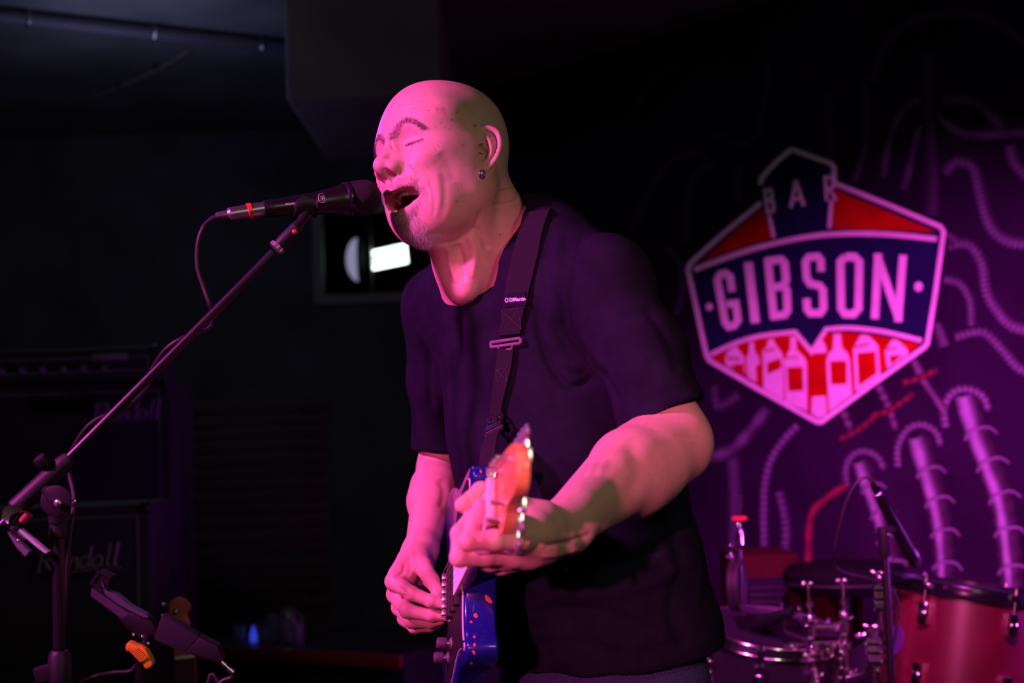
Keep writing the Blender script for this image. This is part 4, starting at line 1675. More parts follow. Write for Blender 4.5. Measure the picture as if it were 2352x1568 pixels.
def make_guitar():
    base = c2w(G(.62, -.30, -.05))
    g = thing('electric_guitar', 'chipped dark blue electric guitar with orange maple headstock, slung on the singing man', 'guitar', base)
    N_, U_, F_ = c2wv(GN), c2wv(GU), c2wv(GF)

    def W_(t, u, f):
        return c2w(G(t, u, f))
    # body
    pts = [(.395, .036), (.392, .055), (.378, .070), (.352, .083), (.334, .096), (.330, .110), (.343, .121), (.375, .128), (.43, .132), (.50, .134), (.56, .140),
           (.62, .156), (.69, .170), (.75, .168), (.795, .140), (.818, .09), (.826, .02), (.820, -.05), (.798, -.11), (.755, -.152), (.695, -.170),
           (.63, -.162), (.575, -.142), (.525, -.128), (.485, -.124), (.445, -.126), (.415, -.125), (.398, -.116), (.394, -.104), (.402, -.093), (.418, -.082),
           (.428, -.066), (.432, -.048), (.432, -.033), (.430, -.028)]
    cp = catmull([np.array([a, b]) for a, b in pts], 4)
    cp.append(np.array([.395, -.028]))
    poly = [W_(a, b, -.011) for a, b in cp[:-1]]
    body = MB().prism(poly, F_ * -.043, .0045, 3).build('body', M_BLUE, g, auto=40)
    # chips in the lacquer: thin slivers of bare wood on the edge that faces out
    chips = [((.4195, -.050), .010, .030, 1.0), ((.426, -.074), .007, .020, 0), ((.410, -.088), .004, .018, 0), ((.3960, -.098), .006, .012, 0), ((.3945, -.112), .005, .013, 0),
             ((.402, -.120), .006, .020, 0)]
    cpa = np.array(cp)

    def edge_at(i, f, lift):
        i = i % (len(cpa) - 2)
        a, b = cpa[i], cpa[i + 1]
        tn = nrm(b - a)
        nr = np.array([-tn[1], tn[0]])
        cen = np.array([.58, 0])
        if np.dot(nr, a - cen) < 0:
            nr = -nr
        p = a + nr * lift
        return W_(p[0], p[1], f), (N_ * -tn[0] + U_ * tn[1]), (N_ * -nr[0] + U_ * nr[1])
    mb = MB()
    rr = random.Random(4)

    def chip_at(tu, f, ln, wd, rot):
        i = int(np.argmin(np.hypot(cpa[:-2, 0] - tu[0], cpa[:-2, 1] - tu[1])))
        p, tn, nr = edge_at(i, f, .0002)
        q = []
        m = 9
        for k in range(m):
            a = 2 * math.pi * k / m
            r = rr.uniform(.6, 1.1)
            x, y = math.cos(a) * ln * r, math.sin(a) * wd * r
            x, y = x * math.cos(rot) - y * math.sin(rot), x * math.sin(rot) + y * math.cos(rot)
            q.append(p + tn * x + F_ * y)
        mb.prism(q, nr * .0006)
    chip_at((.431, -.040), -.043, .009, .0035, .7)
    chip_at((.431, -.060), -.026, .0045, .0030, .3)
    chip_at((.426, -.072), -.020, .0018, .002, 0)
    chip_at((.403, -.0915), -.022, .0030, .002, 0)
    chip_at((.394, -.104), -.022, .0028, .002, 0)
    chip_at((.396, -.113), -.021, .0035, .0022, .5)
    chip_at((.415, -.125), -.020, .004, .002, .5)
    chip_at((.331, .110), -.022, .003, .002, 0)
    chip_at((.352, .083), -.020, .003, .002, 0)
    chip_at((.378, .079), -.022, .004, .002, .4)
    mb.build('lacquer_chips', M_CHIP, g, kind='stuff')
    # scratchplate
    pg = [(.405, .032), (.396, .065), (.375, .085), (.360, .097), (.372, .110), (.43, .112), (.50, .108), (.56, .085), (.66, .05), (.70, -.02), (.735, -.09), (.70, -.135), (.62, -.132),
          (.54, -.108), (.48, -.100), (.43, -.104), (.418, -.108), (.414, -.100), (.430, -.090), (.442, -.070), (.446, -.045), (.446, .0), (.43, .03)]
    pp = catmull([np.array(p) for p in pg], 3, closed=True)
    sp = MB().prism([W_(a, b, -.0109) for a, b in pp], F_ * .0022, .0, 1).build('scratchplate', M_PGBLACK, g, label='black scratchplate with a white edge')
    MB().prism([W_(a, b, -.0112) for a, b in [np.array(q) + nrm(np.array(q) - np.array([.55, -.01])) * .0016 for q in pp]], F_ * .0018, .0, 1).build('white_ply', M_PEARL, sp)
    # neck with a round back
    V, F = [], []
    secs = [(0.0, .0213, .0195), (.05, .0223, .020), (.12, .0235, .0205), (.25, .0258, .0215), (.36, .0275, .023), (.40, .028, .026), (.462, .0285, .026)]
    n = 14
    for (t, w, th) in secs:
        for k in range(n + 1):
            a = math.pi * k / n
            V.append(W_(t, -math.cos(a) * w, -.004 - math.sin(a) ** .8 * (th - .004)))
    for i in range(len(secs) - 1):
        for k in range(n):
            a = i * (n + 1) + k
            F.append((a, a + 1, a + n + 2, a + n + 1))
        F.append((i * (n + 1) + n, i * (n + 1), (i + 1) * (n + 1), (i + 1) * (n + 1) + n))
    F.append(tuple(range(n + 1))[::-1])
    F.append(tuple((len(secs) - 1) * (n + 1) + k for k in range(n + 1)))
    neck = link('neck', V, F, M_MAPLE, g)
    autosmooth(neck, 40)
    fb = MB()
    fb.prism([W_(0.0, -.0213, -.0045), W_(0, .0213, -.0045), W_(.475, .0285, -.0045), W_(.475, -.0285, -.0045)], F_ * .0045, .0008, 1)
    fbo = fb.build('fingerboard', M_FBOARD, g)
    for k in range(1, 23):
        t = .648 * (1 - 2 ** (-k / 12))
        w = .0213 + (.0285 - .0213) * t / .475
        MB().tube([W_(t, -w, .0000), W_(t, 0, .0001), W_(t, w, .0000)], .0009, 6).build('fret', M_FRET, fbo)
    MB().box(W_(-.002, 0, .0005), (N_, U_, F_), (.0022, .0213, .0045), .0008).build('nut', M_BONE, g)
    # headstock, four keys above and two below
    hp = [(-.001, .0213), (-.014, .0225), (-.026, .031), (-.045, .0345), (-.085, .031), (-.125, .026), (-.150, .021), (-.168, .010), (-.176, -.006), (-.170, -.022), (-.152, -.030),
          (-.120, -.028), (-.092, -.030), (-.070, -.041), (-.048, -.047), (-.030, -.040), (-.018, -.028), (-.008, -.0220), (-.001, -.0213)]
    hc = catmull([np.array(p) for p in hp], 3)
    hs = MB().prism([W_(a, b, -.0055) for a, b in hc], F_ * -.0135, .0018, 2).build('headstock', M_MAPLE, g)
    keys = [(-.040, .0335, 1), (-.068, .0320, 1), (-.096, .0290, 1), (-.124, .0255, 1), (-.050, -.0455, -1), (-.082, -.0345, -1)]
    for (t, e, s) in keys:
        u = e - s * .0125
        o = thing_part('tuning_machine', g, W_(t, u, -.012))
        MB().lathe(W_(t, u, -.006), F_, [(0, .0052), (.002, .0052), (.0024, .003), (.011, .0028), (.0145, .0030), (.015, .0018)], 14).build('string_post', M_CHROME, o)
        MB().box(W_(t, u + s * .002, -.0225), (N_, U_, F_), (.007, .0085, .0045), .0025).build('gear_case', M_CHROME, o)
        MB().tube([W_(t, u + s * .009, -.0225), W_(t, e + s * .006, -.0225)], .0022, 8).build('key_shaft', M_CHROME, o)
        MB().sphere(W_(t, e + s * .0135, -.0225), (.0034, .0085, .0088), np.array([F_, N_, U_]), 14, 10).build('key_button', M_CHROME, o)
    # strings
    for k in range(6):
        u0 = -.0172 + .00688 * k
        u1 = -.0262 + .0105 * k
        pk = [keys[5], keys[4], keys[0], keys[1], keys[2], keys[3]][k]
        pu = pk[1] - pk[2] * .0125
        r = .00012 + .00004 * k
        MB().tube([W_(pk[0] + .004, pu, .001), W_(-.003, u0, .0030), W_(.0, u0, .0032), W_(.645, u1, .0048)], r, 5).build('string', M_STEEL, g)
    # bridge, pickups, knobs
    br = thing_part('bridge', g, W_(.65, 0, -.010))
    MB().box(W_(.655, 0, -.0095), (N_, U_, F_), (.017, .040, .0018), .001).build('base_plate', M_CHROME, br)
    for k in range(6):
        MB().box(W_(.652, -.0262 + .0105 * k, -.002), (N_, U_, F_), (.010, .0046, .0055), .0015).build('saddle', M_STEEL, br)
    for t in (.49, .55, .612):
        pk = thing_part('pickup', g, W_(t, 0, -.009))
        MB().box(W_(t, 0, -.0080), (N_, U_, F_), (.009 if t != .612 else .018, .040, .0068), .003).build('cover', M_BLACKP, pk)
        for k in range(6):
            MB().lathe(W_(t, -.0255 + .0102 * k, -.0022), F_, [(0, .0025), (.0012, .0025), (.0016, .0018)], 10).build('pole_piece', M_STEEL, pk)
    for (t, u) in ((.600, -.077), (.655, -.091)):
        kn = thing_part('volume_knob', g, W_(t, u, -.009))
        MB().lathe(W_(t, u, -.0090), F_, [(0, .0085), (.001, .0088), (.0045, .0045), (.0095, .0045)], 24).build('collar', M_CHROME, kn)
        prof = [(.0080, .0080), (.0090, .0086), (.0205, .0082), (.0215, .0074), (.0224, .004)]
        MB().lathe(W_(t, u, -.0090), F_, prof, 28).build('cap', M_KNOB, kn)
    sb = W_(.330, .106, -.035)
    MB().lathe(sb, N_, [(0, .004), (.006, .0035), (.008, .0075), (.011, .0075), (.0115, .003)], 14).build('strap_button', M_STEEL, g)
    return g, sb


GUITAR, STRAP_PIN = make_guitar()


def ribbon(pts, sides, nrms, hw, th, name, m, parent, label=None):
    """flat band along pts; hw half widths, sides unit vectors across, nrms outwards"""
    V, F = [], []
    n = len(pts)
    for i in range(n):
        for (a, b) in ((-1, 0), (1, 0), (1, 1), (-1, 1)):
            V.append(pts[i] + sides[i] * hw[i] * a + nrms[i] * th * b)
    for i in range(n - 1):
        for k in range(4):
            l = (k + 1) % 4
            F.append((i * 4 + k, i * 4 + l, i * 4 + 4 + l, i * 4 + 4 + k))
    F.append((0, 1, 2, 3))
    F.append(tuple((n - 1) * 4 + k for k in (3, 2, 1, 0)))
    o = link(name, V, F, m, parent, label=label)
    return autosmooth(o, 40)


def make_strap():
    st = thing('guitar_strap', 'black webbing guitar strap with a small name label, over the shoulder of the black t-shirt', 'strap', STRAP_PIN)

    def band(path, hw, th, name, n=14, lift=.004, m=M_WEB, free_from=None, end=None):
        pp = catmull([np.array(p, float) for p in path], n)
        P3, NN = [], []
        for p in pp:
            q, nn = on_shirt(p[0], p[1], lift)
            P3.append(q)
            NN.append(nn)
        P3, NN = np.array(P3), np.array(NN)
        for _ in range(14):
            P3[1:-1] = .5 * P3[1:-1] + .25 * (P3[:-2] + P3[2:])
            NN[1:-1] = .5 * NN[1:-1] + .25 * (NN[:-2] + NN[2:])
        return P3, NN

    def sides(P3, NN):
        S_, N2 = [], []
        for i in range(len(P3)):
            t = nrm(P3[min(i + 1, len(P3) - 1)] - P3[max(i - 1, 0)])
            n_ = nrm(NN[i] - t * np.dot(NN[i], t))
            a_ = c2wv([1, .10, 0])
            v_ = nrm(P3[i] - CL)
            s = nrm(a_ - v_ * np.dot(a_, n_) / min(np.dot(v_, n_), -.35))
            S_.append(s)
            N2.append(n_)
        return S_, N2
    # wide band over the shoulder: up the chest, over the top, down behind
    wide = [(1235, 492), (1222, 540), (1207, 600), (1194, 660), (1184, 720), (1174, 768)]
    P3, NN = band(wide, 0, 0, '', lift=.0045)
    # carry it over the shoulder to the back
    t0 = P3[0]
    back = [t0 + c2wv([.028, -.050, .150]), t0 + c2wv([.016, -.008, .085]), t0 + c2wv([.006, .006, .035])]
    P3 = np.concatenate([catmull(back + [t0], 4)[:-1], P3])
    NN = np.concatenate([np.array([nrm(c2wv([0, 1, .5]))] * 12), NN])[:len(P3)]
    for _ in range(3):
        NN[1:-1] = .5 * NN[1:-1] + .25 * (NN[:-2] + NN[2:])
    S_, N2 = sides(P3, NN)
    if np.dot(S_[-1], c2wv([1, 0, 0])) < 0:
        S_ = [-s for s in S_]
    N2 = [n if np.dot(n, NN[i]) > 0 else -n for i, n in enumerate(N2)]
    ribbon(P3, S_, N2, [.0205] * len(P3), .0022, 'wide_band', M_WEB, st)
    # label
    q, nn = on_shirt(1181, 683, .0045)
    i = int(np.argmin(np.linalg.norm(P3 - q, axis=1)))
    q = P3[i] + N2[i] * .0030
    s = S_[i]
    n = nrm(N2[i] - s * np.dot(N2[i], s))
    up = nrm(np.cross(n, s))
    if np.dot(up, c2wv([0, 1, 0])) < 0:
        up = -up
    if np.dot(np.cross(s, up), n) < 0:
        s = -s
    s2 = nrm(s * math.cos(.0) + up * .0)
    tagp = thing_part('name_label', st, q)
    MB().box(q - n * .0003, (s2, up, n), (.0198, .0100, .0006), .0004).build('cloth_patch', M_PATCH, tagp)
    text_mesh('lettering', 'DiMarzio', .0078, q - s2 * .0095 - up * .0028 + n * .0006, s2, up, M_THREAD, tagp, .0003, .0002, label='pale lettering that reads DiMarzio')
    mb = MB()
    c = q - s2 * .0142 + n * .0006
    mb.torus(c, n, .0024, .0006, 20, 6)
    for k in range(10):
        a = 2 * math.pi * k / 10
        e = s2 * math.cos(a) + up * math.sin(a)
        mb.tube([c + e * .0026, c + e * .0036], .0005, 5)
    mb.build('round_emblem', M_THREAD, tagp)
    # stitched box below the label
    def stitches(cx, cy, w, h, hwid=.0003):
        qq, _ = on_shirt(cx, cy, .0045)
        j = int(np.argmin(np.linalg.norm(PALL - qq, axis=1)))
        b, s_, n_ = PALL[j] + NALL[j] * .0024, SALL[j], NALL[j]
        u_ = nrm(np.cross(n_, s_))
        pts = [b + s_ * x * w + u_ * y * h for x, y in ((-1, -1), (1, -1), (1, 1), (-1, 1))]
        m_ = MB()
        for k in range(4):
            m_.tube([pts[k], pts[(k + 1) % 4]], hwid, 4)
        m_.tube([pts[0], pts[2]], hwid, 4)
        m_.tube([pts[1], pts[3]], hwid, 4)
        return m_
    PALL, SALL, NALL = P3, S_, N2
    stitches(1178, 730, .0165, .015).build('stitching', mat('strap_thread', (.06, .04, .07), .7), st)
    # wide slider buckle
    q, nn = on_shirt(1167, 790, .0065)
    s = nrm(S_[-1])
    nn = nrm(nn - s * np.dot(nn, s))
    up = nrm(np.cross(nn, s))
    if np.dot(up, c2wv([0, 1, 0])) < 0:
        up = -up
    m_ = MB()
    m_.tube([q - s * .027 + up * .004, q + s * .026 + up * .006], .0026, 8)
    m_.tube([q - s * .027 - up * .003, q + s * .026 - up * .001], .0026, 8)
    for e, yy in ((-1, 0), (1, .002)):
        m_.tube([q + s * (.0265 * e) + up * (-.003 + yy), q + s * (.0265 * e) + up * (.004 + yy)], .0028, 8)
    m_.tube([q - s * .014 - up * .003, q - s * .012 - up * .009, q + s * .010 - up * .008, q + s * .012 - up * .002], .0020, 8)
    m_.build('slider_buckle', mat('plum_plastic', (.16, .10, .17), .35), st)
    # narrow band to the guitar
    nar = [(1167, 800), (1161, 850), (1153, 905), (1146, 950)]
    A3, AN = band(nar, 0, 0, '', lift=.0065)
    S2, N3 = sides(A3, AN)
    if np.dot(S2[0], c2wv([1, 0, 0])) < 0:
        S2 = [-s for s in S2]
    N3 = [n if np.dot(n, AN[i]) > 0 else -n for i, n in enumerate(N3)]
    ribbon(A3, S2, N3, [.0128] * len(A3), .0020, 'narrow_band', M_WEB, st)
    PALL, SALL, NALL = A3, S2, N3
    stitches(1158, 862, .0085, .009).build('stitching', bpy.data.materials['strap_thread'], st)
    # side release clip
    q = A3[-1]
    end = STRAP_PIN
    s, n = S2[-1], N3[-1]
    dr = nrm((WP(1133, 1010, 2.02) - q))
    s = nrm(s - dr * np.dot(s, dr))
    n = nrm(np.cross(s, dr))
    if np.dot(n, c2wv([0, 0, -1])) < 0:
        n = -n
    c = q + dr * .018
    m_ = MB()
    m_.box(c - dr * .012, (s, dr, n), (.0140, .0035, .0030), .001)
    m_.box(c - dr * .004, (s, dr, n), (.0050, .0090, .0025), .001)
    for e in (-1, 1):
        m_.tube([c + s * (.0120 * e) - dr * .010, c + s * (.0135 * e), c + s * (.0105 * e) + dr * .008, c + s * (.0125 * e) + dr * .014], .0026, 8)
        m_.sphere(c + s * (.0085 * e) - dr * .003, .0035)
    m_.box(c + dr * .014, (s, dr, n), (.0140, .0060, .0034), .0012)
    m_.build('side_release_clip', M_BLACKP, st)
    m_ = MB()
    e0 = c + dr * .022
    m_.tube([e0 - s * .0145, e0 + s * .0145], .0022, 8)
    m_.tube([e0 - s * .0145 + dr * .007, e0 + s * .0145 + dr * .007], .0022, 8)
    for e in (-1, 1):
        m_.tube([e0 + s * .0145 * e, e0 + s * .0150 * e + dr * .008], .0022, 8)
    m_.build('lower_buckle', M_BLACKP, st)
    L3 = catmull([e0, e0 + dr * .05 + n * .01, WP(1118, 1085, 1.97), end + c2wv([.012, .012, .0]), end], 6)
    SS, NN2 = [], []
    s0 = s
    for i in range(len(L3)):
        t = nrm(L3[min(i + 1, len(L3) - 1)] - L3[max(i - 1, 0)])
        s0 = nrm(s0 - t * np.dot(s0, t))
        SS.append(s0)
        NN2.append(np.cross(s0, t))
    ribbon(L3, SS, NN2, [.0128] * (len(L3) - 3) + [.011, .009, .007], .0020, 'lower_band', M_WEB, st)
    return st


make_strap()
# ================================================================ microphone, its stand and cable
M_REDP = mat('red_ring_plastic', (.75, .035, .02), .4)
M_CABLE = mat('cable_rubber', (.022, .019, .022), .5, spec=.35)
M_WHITEP = mat('white_print', (.75, .75, .8), .6)
M_YEL = mat('yellow_plastic', (.85, .48, .02), .45)
M_GREYP = mat('grey_plastic', (.11, .11, .13), .6, bump=.4, bscale=700)
M_MESH = mat('black_mic_grille', (.012, .011, .013), .6, .3, bump=1.0, bscale=1800)
ZAX = np.array([0, 0, 1.0])


def cbox(mb, pts_px, half_th, bev=.001):
    """a plate given by its four outline corners (world points), centred on them"""
    n = nrm(np.cross(pts_px[1] - pts_px[0], pts_px[3] - pts_px[0]))
    mb.prism([p - n * half_th for p in pts_px], n * 2 * half_th, bev, 1)


def make_mic():
    b0, b1 = WP(604, 480, 1.965), WP(866, 450, 2.034)
    ax = nrm(b1 - b0)
    L = np.linalg.norm(b1 - b0)
    t = thing('microphone', 'black vocal microphone with a red ring on its plug, at the singing man\'s mouth', 'microphone', b0)
    MB().lathe(b0, ax, [(0, .0100), (.004, .0118), (.02, .0122), (.07, .0150), (.098, .0185), (.112, .0215), (.118, .0230), (.121, .0225)], 36).build('handle', M_BLACKM, t)
    MB().lathe(b0 + ax * .121, ax, [(-.002, .0228), (.0, .0245), (.003, .0250), (.006, .0245), (.008, .0238)], 36).build('collar', mat('dark_collar', (.05, .035, .06), .25, .7), t)
    MB().lathe(b0 + ax * .128, ax, [(0, .0236), (.010, .0252), (.020, .0254), (.029, .0238), (.036, .0200), (.040, .0145), (.042, .006)], 36).build('grille', M_MESH, t)
    # plug
    p0, p1 = WP(495, 497, 1.94), b0
    pa = nrm(p1 - p0)
    pl = np.linalg.norm(p1 - p0)
    MB().lathe(p0, pa, [(0, .0038), (.004, .0052), (.016, .0062), (.019, .0088), (.0195, .0094), (pl - .004, .0098), (pl + .004, .0098)], 28).build('plug', mat('grey_metal_plug', (.22, .22, .23), .35, .8), t)
    MB().lathe(p0 + pa * (pl * .66), pa, [(0, .0098), (.0008, .0112), (.0058, .0112), (.0066, .0098)], 28).build('red_ring', M_REDP, t)
    # printed emblem and small marks
    view = nrm(CL - b0)
    q = b0 + ax * .083
    n = nrm(view - ax * np.dot(view, ax))
    up = np.cross(n, ax)
    if up[2] < 0:
        up = -up
    n2 = nrm(n * .93 + up * .36)
    c = q + n2 * .0167
    u2 = nrm(np.cross(n2, ax))
    mb = MB()
    pts = []
    for k in range(24):
        a = 2 * math.pi * k / 24
        r = .0072 * (1 + .10 * math.cos(3 * a + .6))
        pts.append(c + ax * r * math.cos(a) + u2 * r * .9 * math.sin(a) - n2 * (.9 * (r * math.sin(a)) ** 2 / .03))
    mb.tube(pts, .00042, 5, closed=True)
    for k in range(3):
        a = 2 * math.pi * k / 3 + .5
        cc = c + ax * .0017 * math.cos(a) + u2 * .0017 * math.sin(a)
        mb.torus(cc, n2, .0019, .0003, 14, 5)
    mb.build('printed_emblem', M_WHITEP, t)
    mb = MB()
    rr = random.Random(3)
    x = .030
    n3 = nrm(n * .97 + up * .22)
    u3 = nrm(np.cross(n3, ax))
    while x < .062:
        w = rr.uniform(.0006, .0012)
        mb.box(b0 + ax * x + n3 * (.0131 + (x - .03) * .03) + u3 * rr.uniform(-.0003, .0003), (ax, u3, n3), (w, .0011, .0003))
        x += w * 2 + .0006
        if abs(x - .050) < .002:
            x += .004
    mb.build('printed_marks', M_WHITEP, t, kind='stuff')
    return t, b0, ax


MIC, MB0, MAXIS = make_mic()


def make_stand():
    base_top = WP(133, 1190, 1.86)
    base = np.array([base_top[0], base_top[1], 0])
    t = thing('microphone_stand', 'black boom microphone stand reaching up to the singer\'s microphone', 'stand', base)
    top = WP(655, 552, 1.955)
    low = WP(-190, 1400, 1.815)
    bx_ = nrm(top - low)
    MB().tube([low, WP(628, 580, 1.949)], .0062, 14).build('boom_arm', M_BLACKM, t)
    # collar and swivel under the clip
    c0 = WP(637, 568, 1.951)
    MB().lathe(c0 - bx_ * .004, bx_, [(0, .0075), (.001, .0112), (.0065, .0112), (.008, .0085)], 22).build('lock_ring', M_CHROME, t)
    MB().lathe(c0 + bx_ * .004, bx_, [(0, .0080), (.004, .0095), (.034, .0090), (.036, .0075)], 22).build('threaded_sleeve', M_BLACKP, t)
    # clip
    e = c0 + bx_ * .036
    mc = MB0 + MAXIS * .056
    cl = thing_part('mic_clip', t, e)
    dn = nrm(e - mc)
    dn = nrm(dn - MAXIS * np.dot(dn, MAXIS))
    V, F = [], []
    CLIP_TWIST = 0.0
    n = 18
    sd = np.cross(MAXIS, dn)
    for i, x in enumerate((-.017, -.010, 0, .010, .017)):
        sp = [.62, .84, 1.0, .84, .62][i]
        for k in range(n + 1):
            a = math.pi * (-1 + 2 * k / n) * .50 * sp + CLIP_TWIST
            r = .0172 + x * .03
            for rr_ in (r, r + .0022):
                V.append(mc + MAXIS * x + rr_ * (dn * math.cos(a) + sd * math.sin(a)))
    m = 2 * (n + 1)
    for i in range(4):
        for k in range(n):
            a, b = i * m + 2 * k, (i + 1) * m + 2 * k
            F += [(a, a + 2, b + 2, b), (a + 1, b + 1, b + 3, a + 3)]
        for k in (0, n):
            a, b = i * m + 2 * k, (i + 1) * m + 2 * k
            F.append((a, b, b + 1, a + 1))
    for i in (0, 4):
        for k in range(n):
            a = i * m + 2 * k
            F.append((a, a + 1, a + 3, a + 2))
    link('cradle', V, F, M_BLACKP, cl)
    MB().tube([mc + dn * .018, (mc + dn * .020 + e) / 2, e], [.0085, .0065, .0085], 14).build('neck', M_BLACKP, cl)
    s = WP(677, 532, 1.940)
    MB().sphere(s, (.0040, .0040, .0030), np.array([bx_, np.cross(bx_, nrm(CL - s)), nrm(CL - s)]), 14, 10).build('screw', mat('copper_screw', (.75, .16, .08), .35, .6), cl)
    # boom clutch
    k0, k1 = WP(30, 1172, 1.842), WP(160, 1052, 1.868)
    ka = nrm(k1 - k0)
    MB().lathe(k0, ka, [(0, .009), (.004, .0125), (np.linalg.norm(k1 - k0) - .012, .0125), (np.linalg.norm(k1 - k0), .0100)], 20).build('boom_clutch', M_BLACKP, t)
    q = WP(118, 1083, 1.858)
    kn = nrm(WP(96, 1058, 1.85) - q)
    MB().lathe(q, kn, [(0, .003), (.012, .003), (.0125, .0085), (.022, .0095), (.026, .008), (.027, .003)], 16).build('clutch_knob', M_BLACKP, t)
    # swivel disc with its bolt
    d = WP(128, 1150, 1.855)
    v = nrm(CL - d)
    mb = MB()
    pts = []
    for k in range(28):
        a = 2 * math.pi * k / 28
        pts.append(d + c2wv([math.cos(a) * .0205, math.sin(a) * .0205, 0]))
    mb.prism([p + v * .012 for p in pts], -v * .030, .002, 2)
    mb.tube([d + ZAX * 0, WP(95, 1112, 1.857)], .013, 14)
    mb.tube([d, WP(134, 1196, 1.858)], .013, 14)
    mb.build('swivel', M_BLACKP, t)
    MB().sphere(WP(132, 1155, 1.838), (.0052, .0052, .004), np.array([c2wv([1, 0, 0]), c2wv([0, 1, 0]), v]), 16, 10).build('swivel_bolt', M_CHROME, t)
    MB().tube(catmull([WP(155, 1145, 1.86), WP(172, 1150, 1.86), WP(166, 1162, 1.86), WP(156, 1160, 1.86)], 4), .0012, 6).build('wire_loop', M_STEEL, t)
    # pole and its clutch
    pb = base_top.copy()
    MB().lathe(pb + ZAX * .004, -ZAX, [(0, .010), (.002, .0115), (.028, .0115), (.030, .0095)], 20).build('pole_cap', M_BLACKP, t)
    MB().tube([pb, [pb[0], pb[1], .45]], .0082, 18).build('pole', M_BLACKM, t)
    zc = WP(135, 1530, 1.86)[2]
    cc = np.array([pb[0], pb[1], zc])
    MB().lathe(cc + ZAX * .022, -ZAX, [(0, .011), (.006, .0145), (.06, .0145), (.066, .012)], 20).build('height_clutch', M_BLACKP, t)
    MB().box(cc + c2wv([-.018, -.006, -.004]), (c2wv([1, .25, 0]), c2wv([-.25, 1, 0]), c2wv([0, 0, 1])), (.012, .010, .008), .003).build('clutch_grip', M_BLACKP, t)
    MB().tube([[pb[0], pb[1], .5], [pb[0], pb[1], .03]], .0125, 18).build('lower_pole', M_BLACKM, t)
    MB().lathe([pb[0], pb[1], 0.001], ZAX, [(0, .14), (.012, .14), (.022, .12), (.030, .03), (.05, .018)], 36).build('round_base', M_BLACKM, t)
    return t, bx_


STAND, BOOM = make_stand()


def make_cable():
    st = WP(495, 497, 1.94)
    d0 = .004
    P1 = [st, WP(470, 517, 1.955), WP(455, 555, 1.955), WP(453, 610, 1.955), WP(466, 655, 1.953), WP(482, 700, 1.950), WP(492, 728, 1.965), WP(482, 752, 1.972), WP(462, 762, 1.935),
          WP(420, 776, 1.918), WP(385, 798, 1.918), WP(360, 830, 1.93), WP(345, 858, 1.945), WP(342, 880, 1.955), WP(330, 900, 1.94), WP(298, 930, 1.900), WP(262, 948, 1.892), WP(225, 962, 1.885), WP(196, 985, 1.885),
          WP(172, 1022, 1.895), WP(160, 1050, 1.91), WP(160, 1090, 1.92), WP(170, 1150, 1.90), WP(158, 1250, 1.885), WP(150, 1400, 1.885), WP(150, 1600, 1.89), WP(156, 2100, 1.90)]
    P1[-1] = np.array([P1[-2][0] + .03, P1[-2][1] + .05, .5])
    P1 += [np.array([P1[-1][0], P1[-1][1], .02]), np.array([P1[-1][0] - .3, P1[-1][1] + .2, .006])]
    t = MB().tube(catmull(P1, 8), .0030, 10).build('microphone_cable', M_CABLE, base=st)
    tag(t, 'thin cable looping from the microphone plug and winding down the boom arm', 'cable')


make_cable()


def make_peg():
    """sprung clip gripping the back end of the boom"""
    t = thing('spring_clip', 'metal sprung clip with a pale jaw gripping the lower end of the boom arm', 'clip', WP(40, 1185, 1.835))
    a = [WP(8, 1172, 1.835), WP(20, 1164, 1.83), WP(46, 1162, 1.83), WP(36, 1175, 1.835), WP(18, 1180, 1.835), WP(10, 1196, 1.84)]
    pts = [WP(7, 1192, 1.822), WP(12, 1174, 1.820), WP(24, 1166, 1.820), WP(44, 1164, 1.820)]
    V, F = [], []
    sd = nrm(c2wv([.35, -.65, .6]))
    for p in catmull(pts, 4):
        V += [p - sd * .004, p + sd * .011]
    n = len(V) // 2
    F = [(2 * i, 2 * i + 1, 2 * i + 3, 2 * i + 2) for i in range(n - 1)]
    V += [np.array(v) + nrm(CL - p) * -.0016 for v in V]
    F += [(2 * n + 2 * i, 2 * n + 2 * i + 2, 2 * n + 2 * i + 3, 2 * n + 2 * i + 1) for i in range(n - 1)]
    link('strap_plate', V, F, mat('bright_steel_strip', (.6, .58, .62), .35, .5), t)
    MB().prism([WP(30, 1206, 1.83), WP(46, 1214, 1.83), WP(110, 1268, 1.83), WP(104, 1272, 1.83), WP(42, 1226, 1.83)], c2wv([0, 0, .012]), .0008, 1).build('upper_jaw', mat('pale_jaw', (.42, .46, .50), .5), t)
    MB().prism([WP(16, 1222, 1.83), WP(30, 1232, 1.83), WP(68, 1266, 1.83), WP(58, 1279, 1.83), WP(36, 1256, 1.83)], c2wv([0, 0, .012]), .0008, 1).build('lower_jaw', M_GREYP, t)
    for k in range(8):
        q = WP(30 + k * 3.6, 1214 + k * 3.4, 1.826)
        MB().box(q, (c2wv([.7, -.6, 0]), c2wv([.6, .7, 0]), c2wv([0, 0, 1])), (.0006, .0018, .004)).build('tooth', M_STEEL, t)
    MB().sphere(WP(42, 1241, 1.826), .0022).build('rivet', M_CHROME, t)
    MB().tube([WP(50, 1190, 1.835), WP(34, 1218, 1.835)], .007, 10).build('clamp_body', M_BLACKP, t)
    MB().tube([WP(66, 1180, 1.83), WP(50, 1198, 1.83)], [.0065, .005], 12).build('clamp_knob', mat('dark_red_plastic', (.30, .03, .06), .5), t)


make_peg()


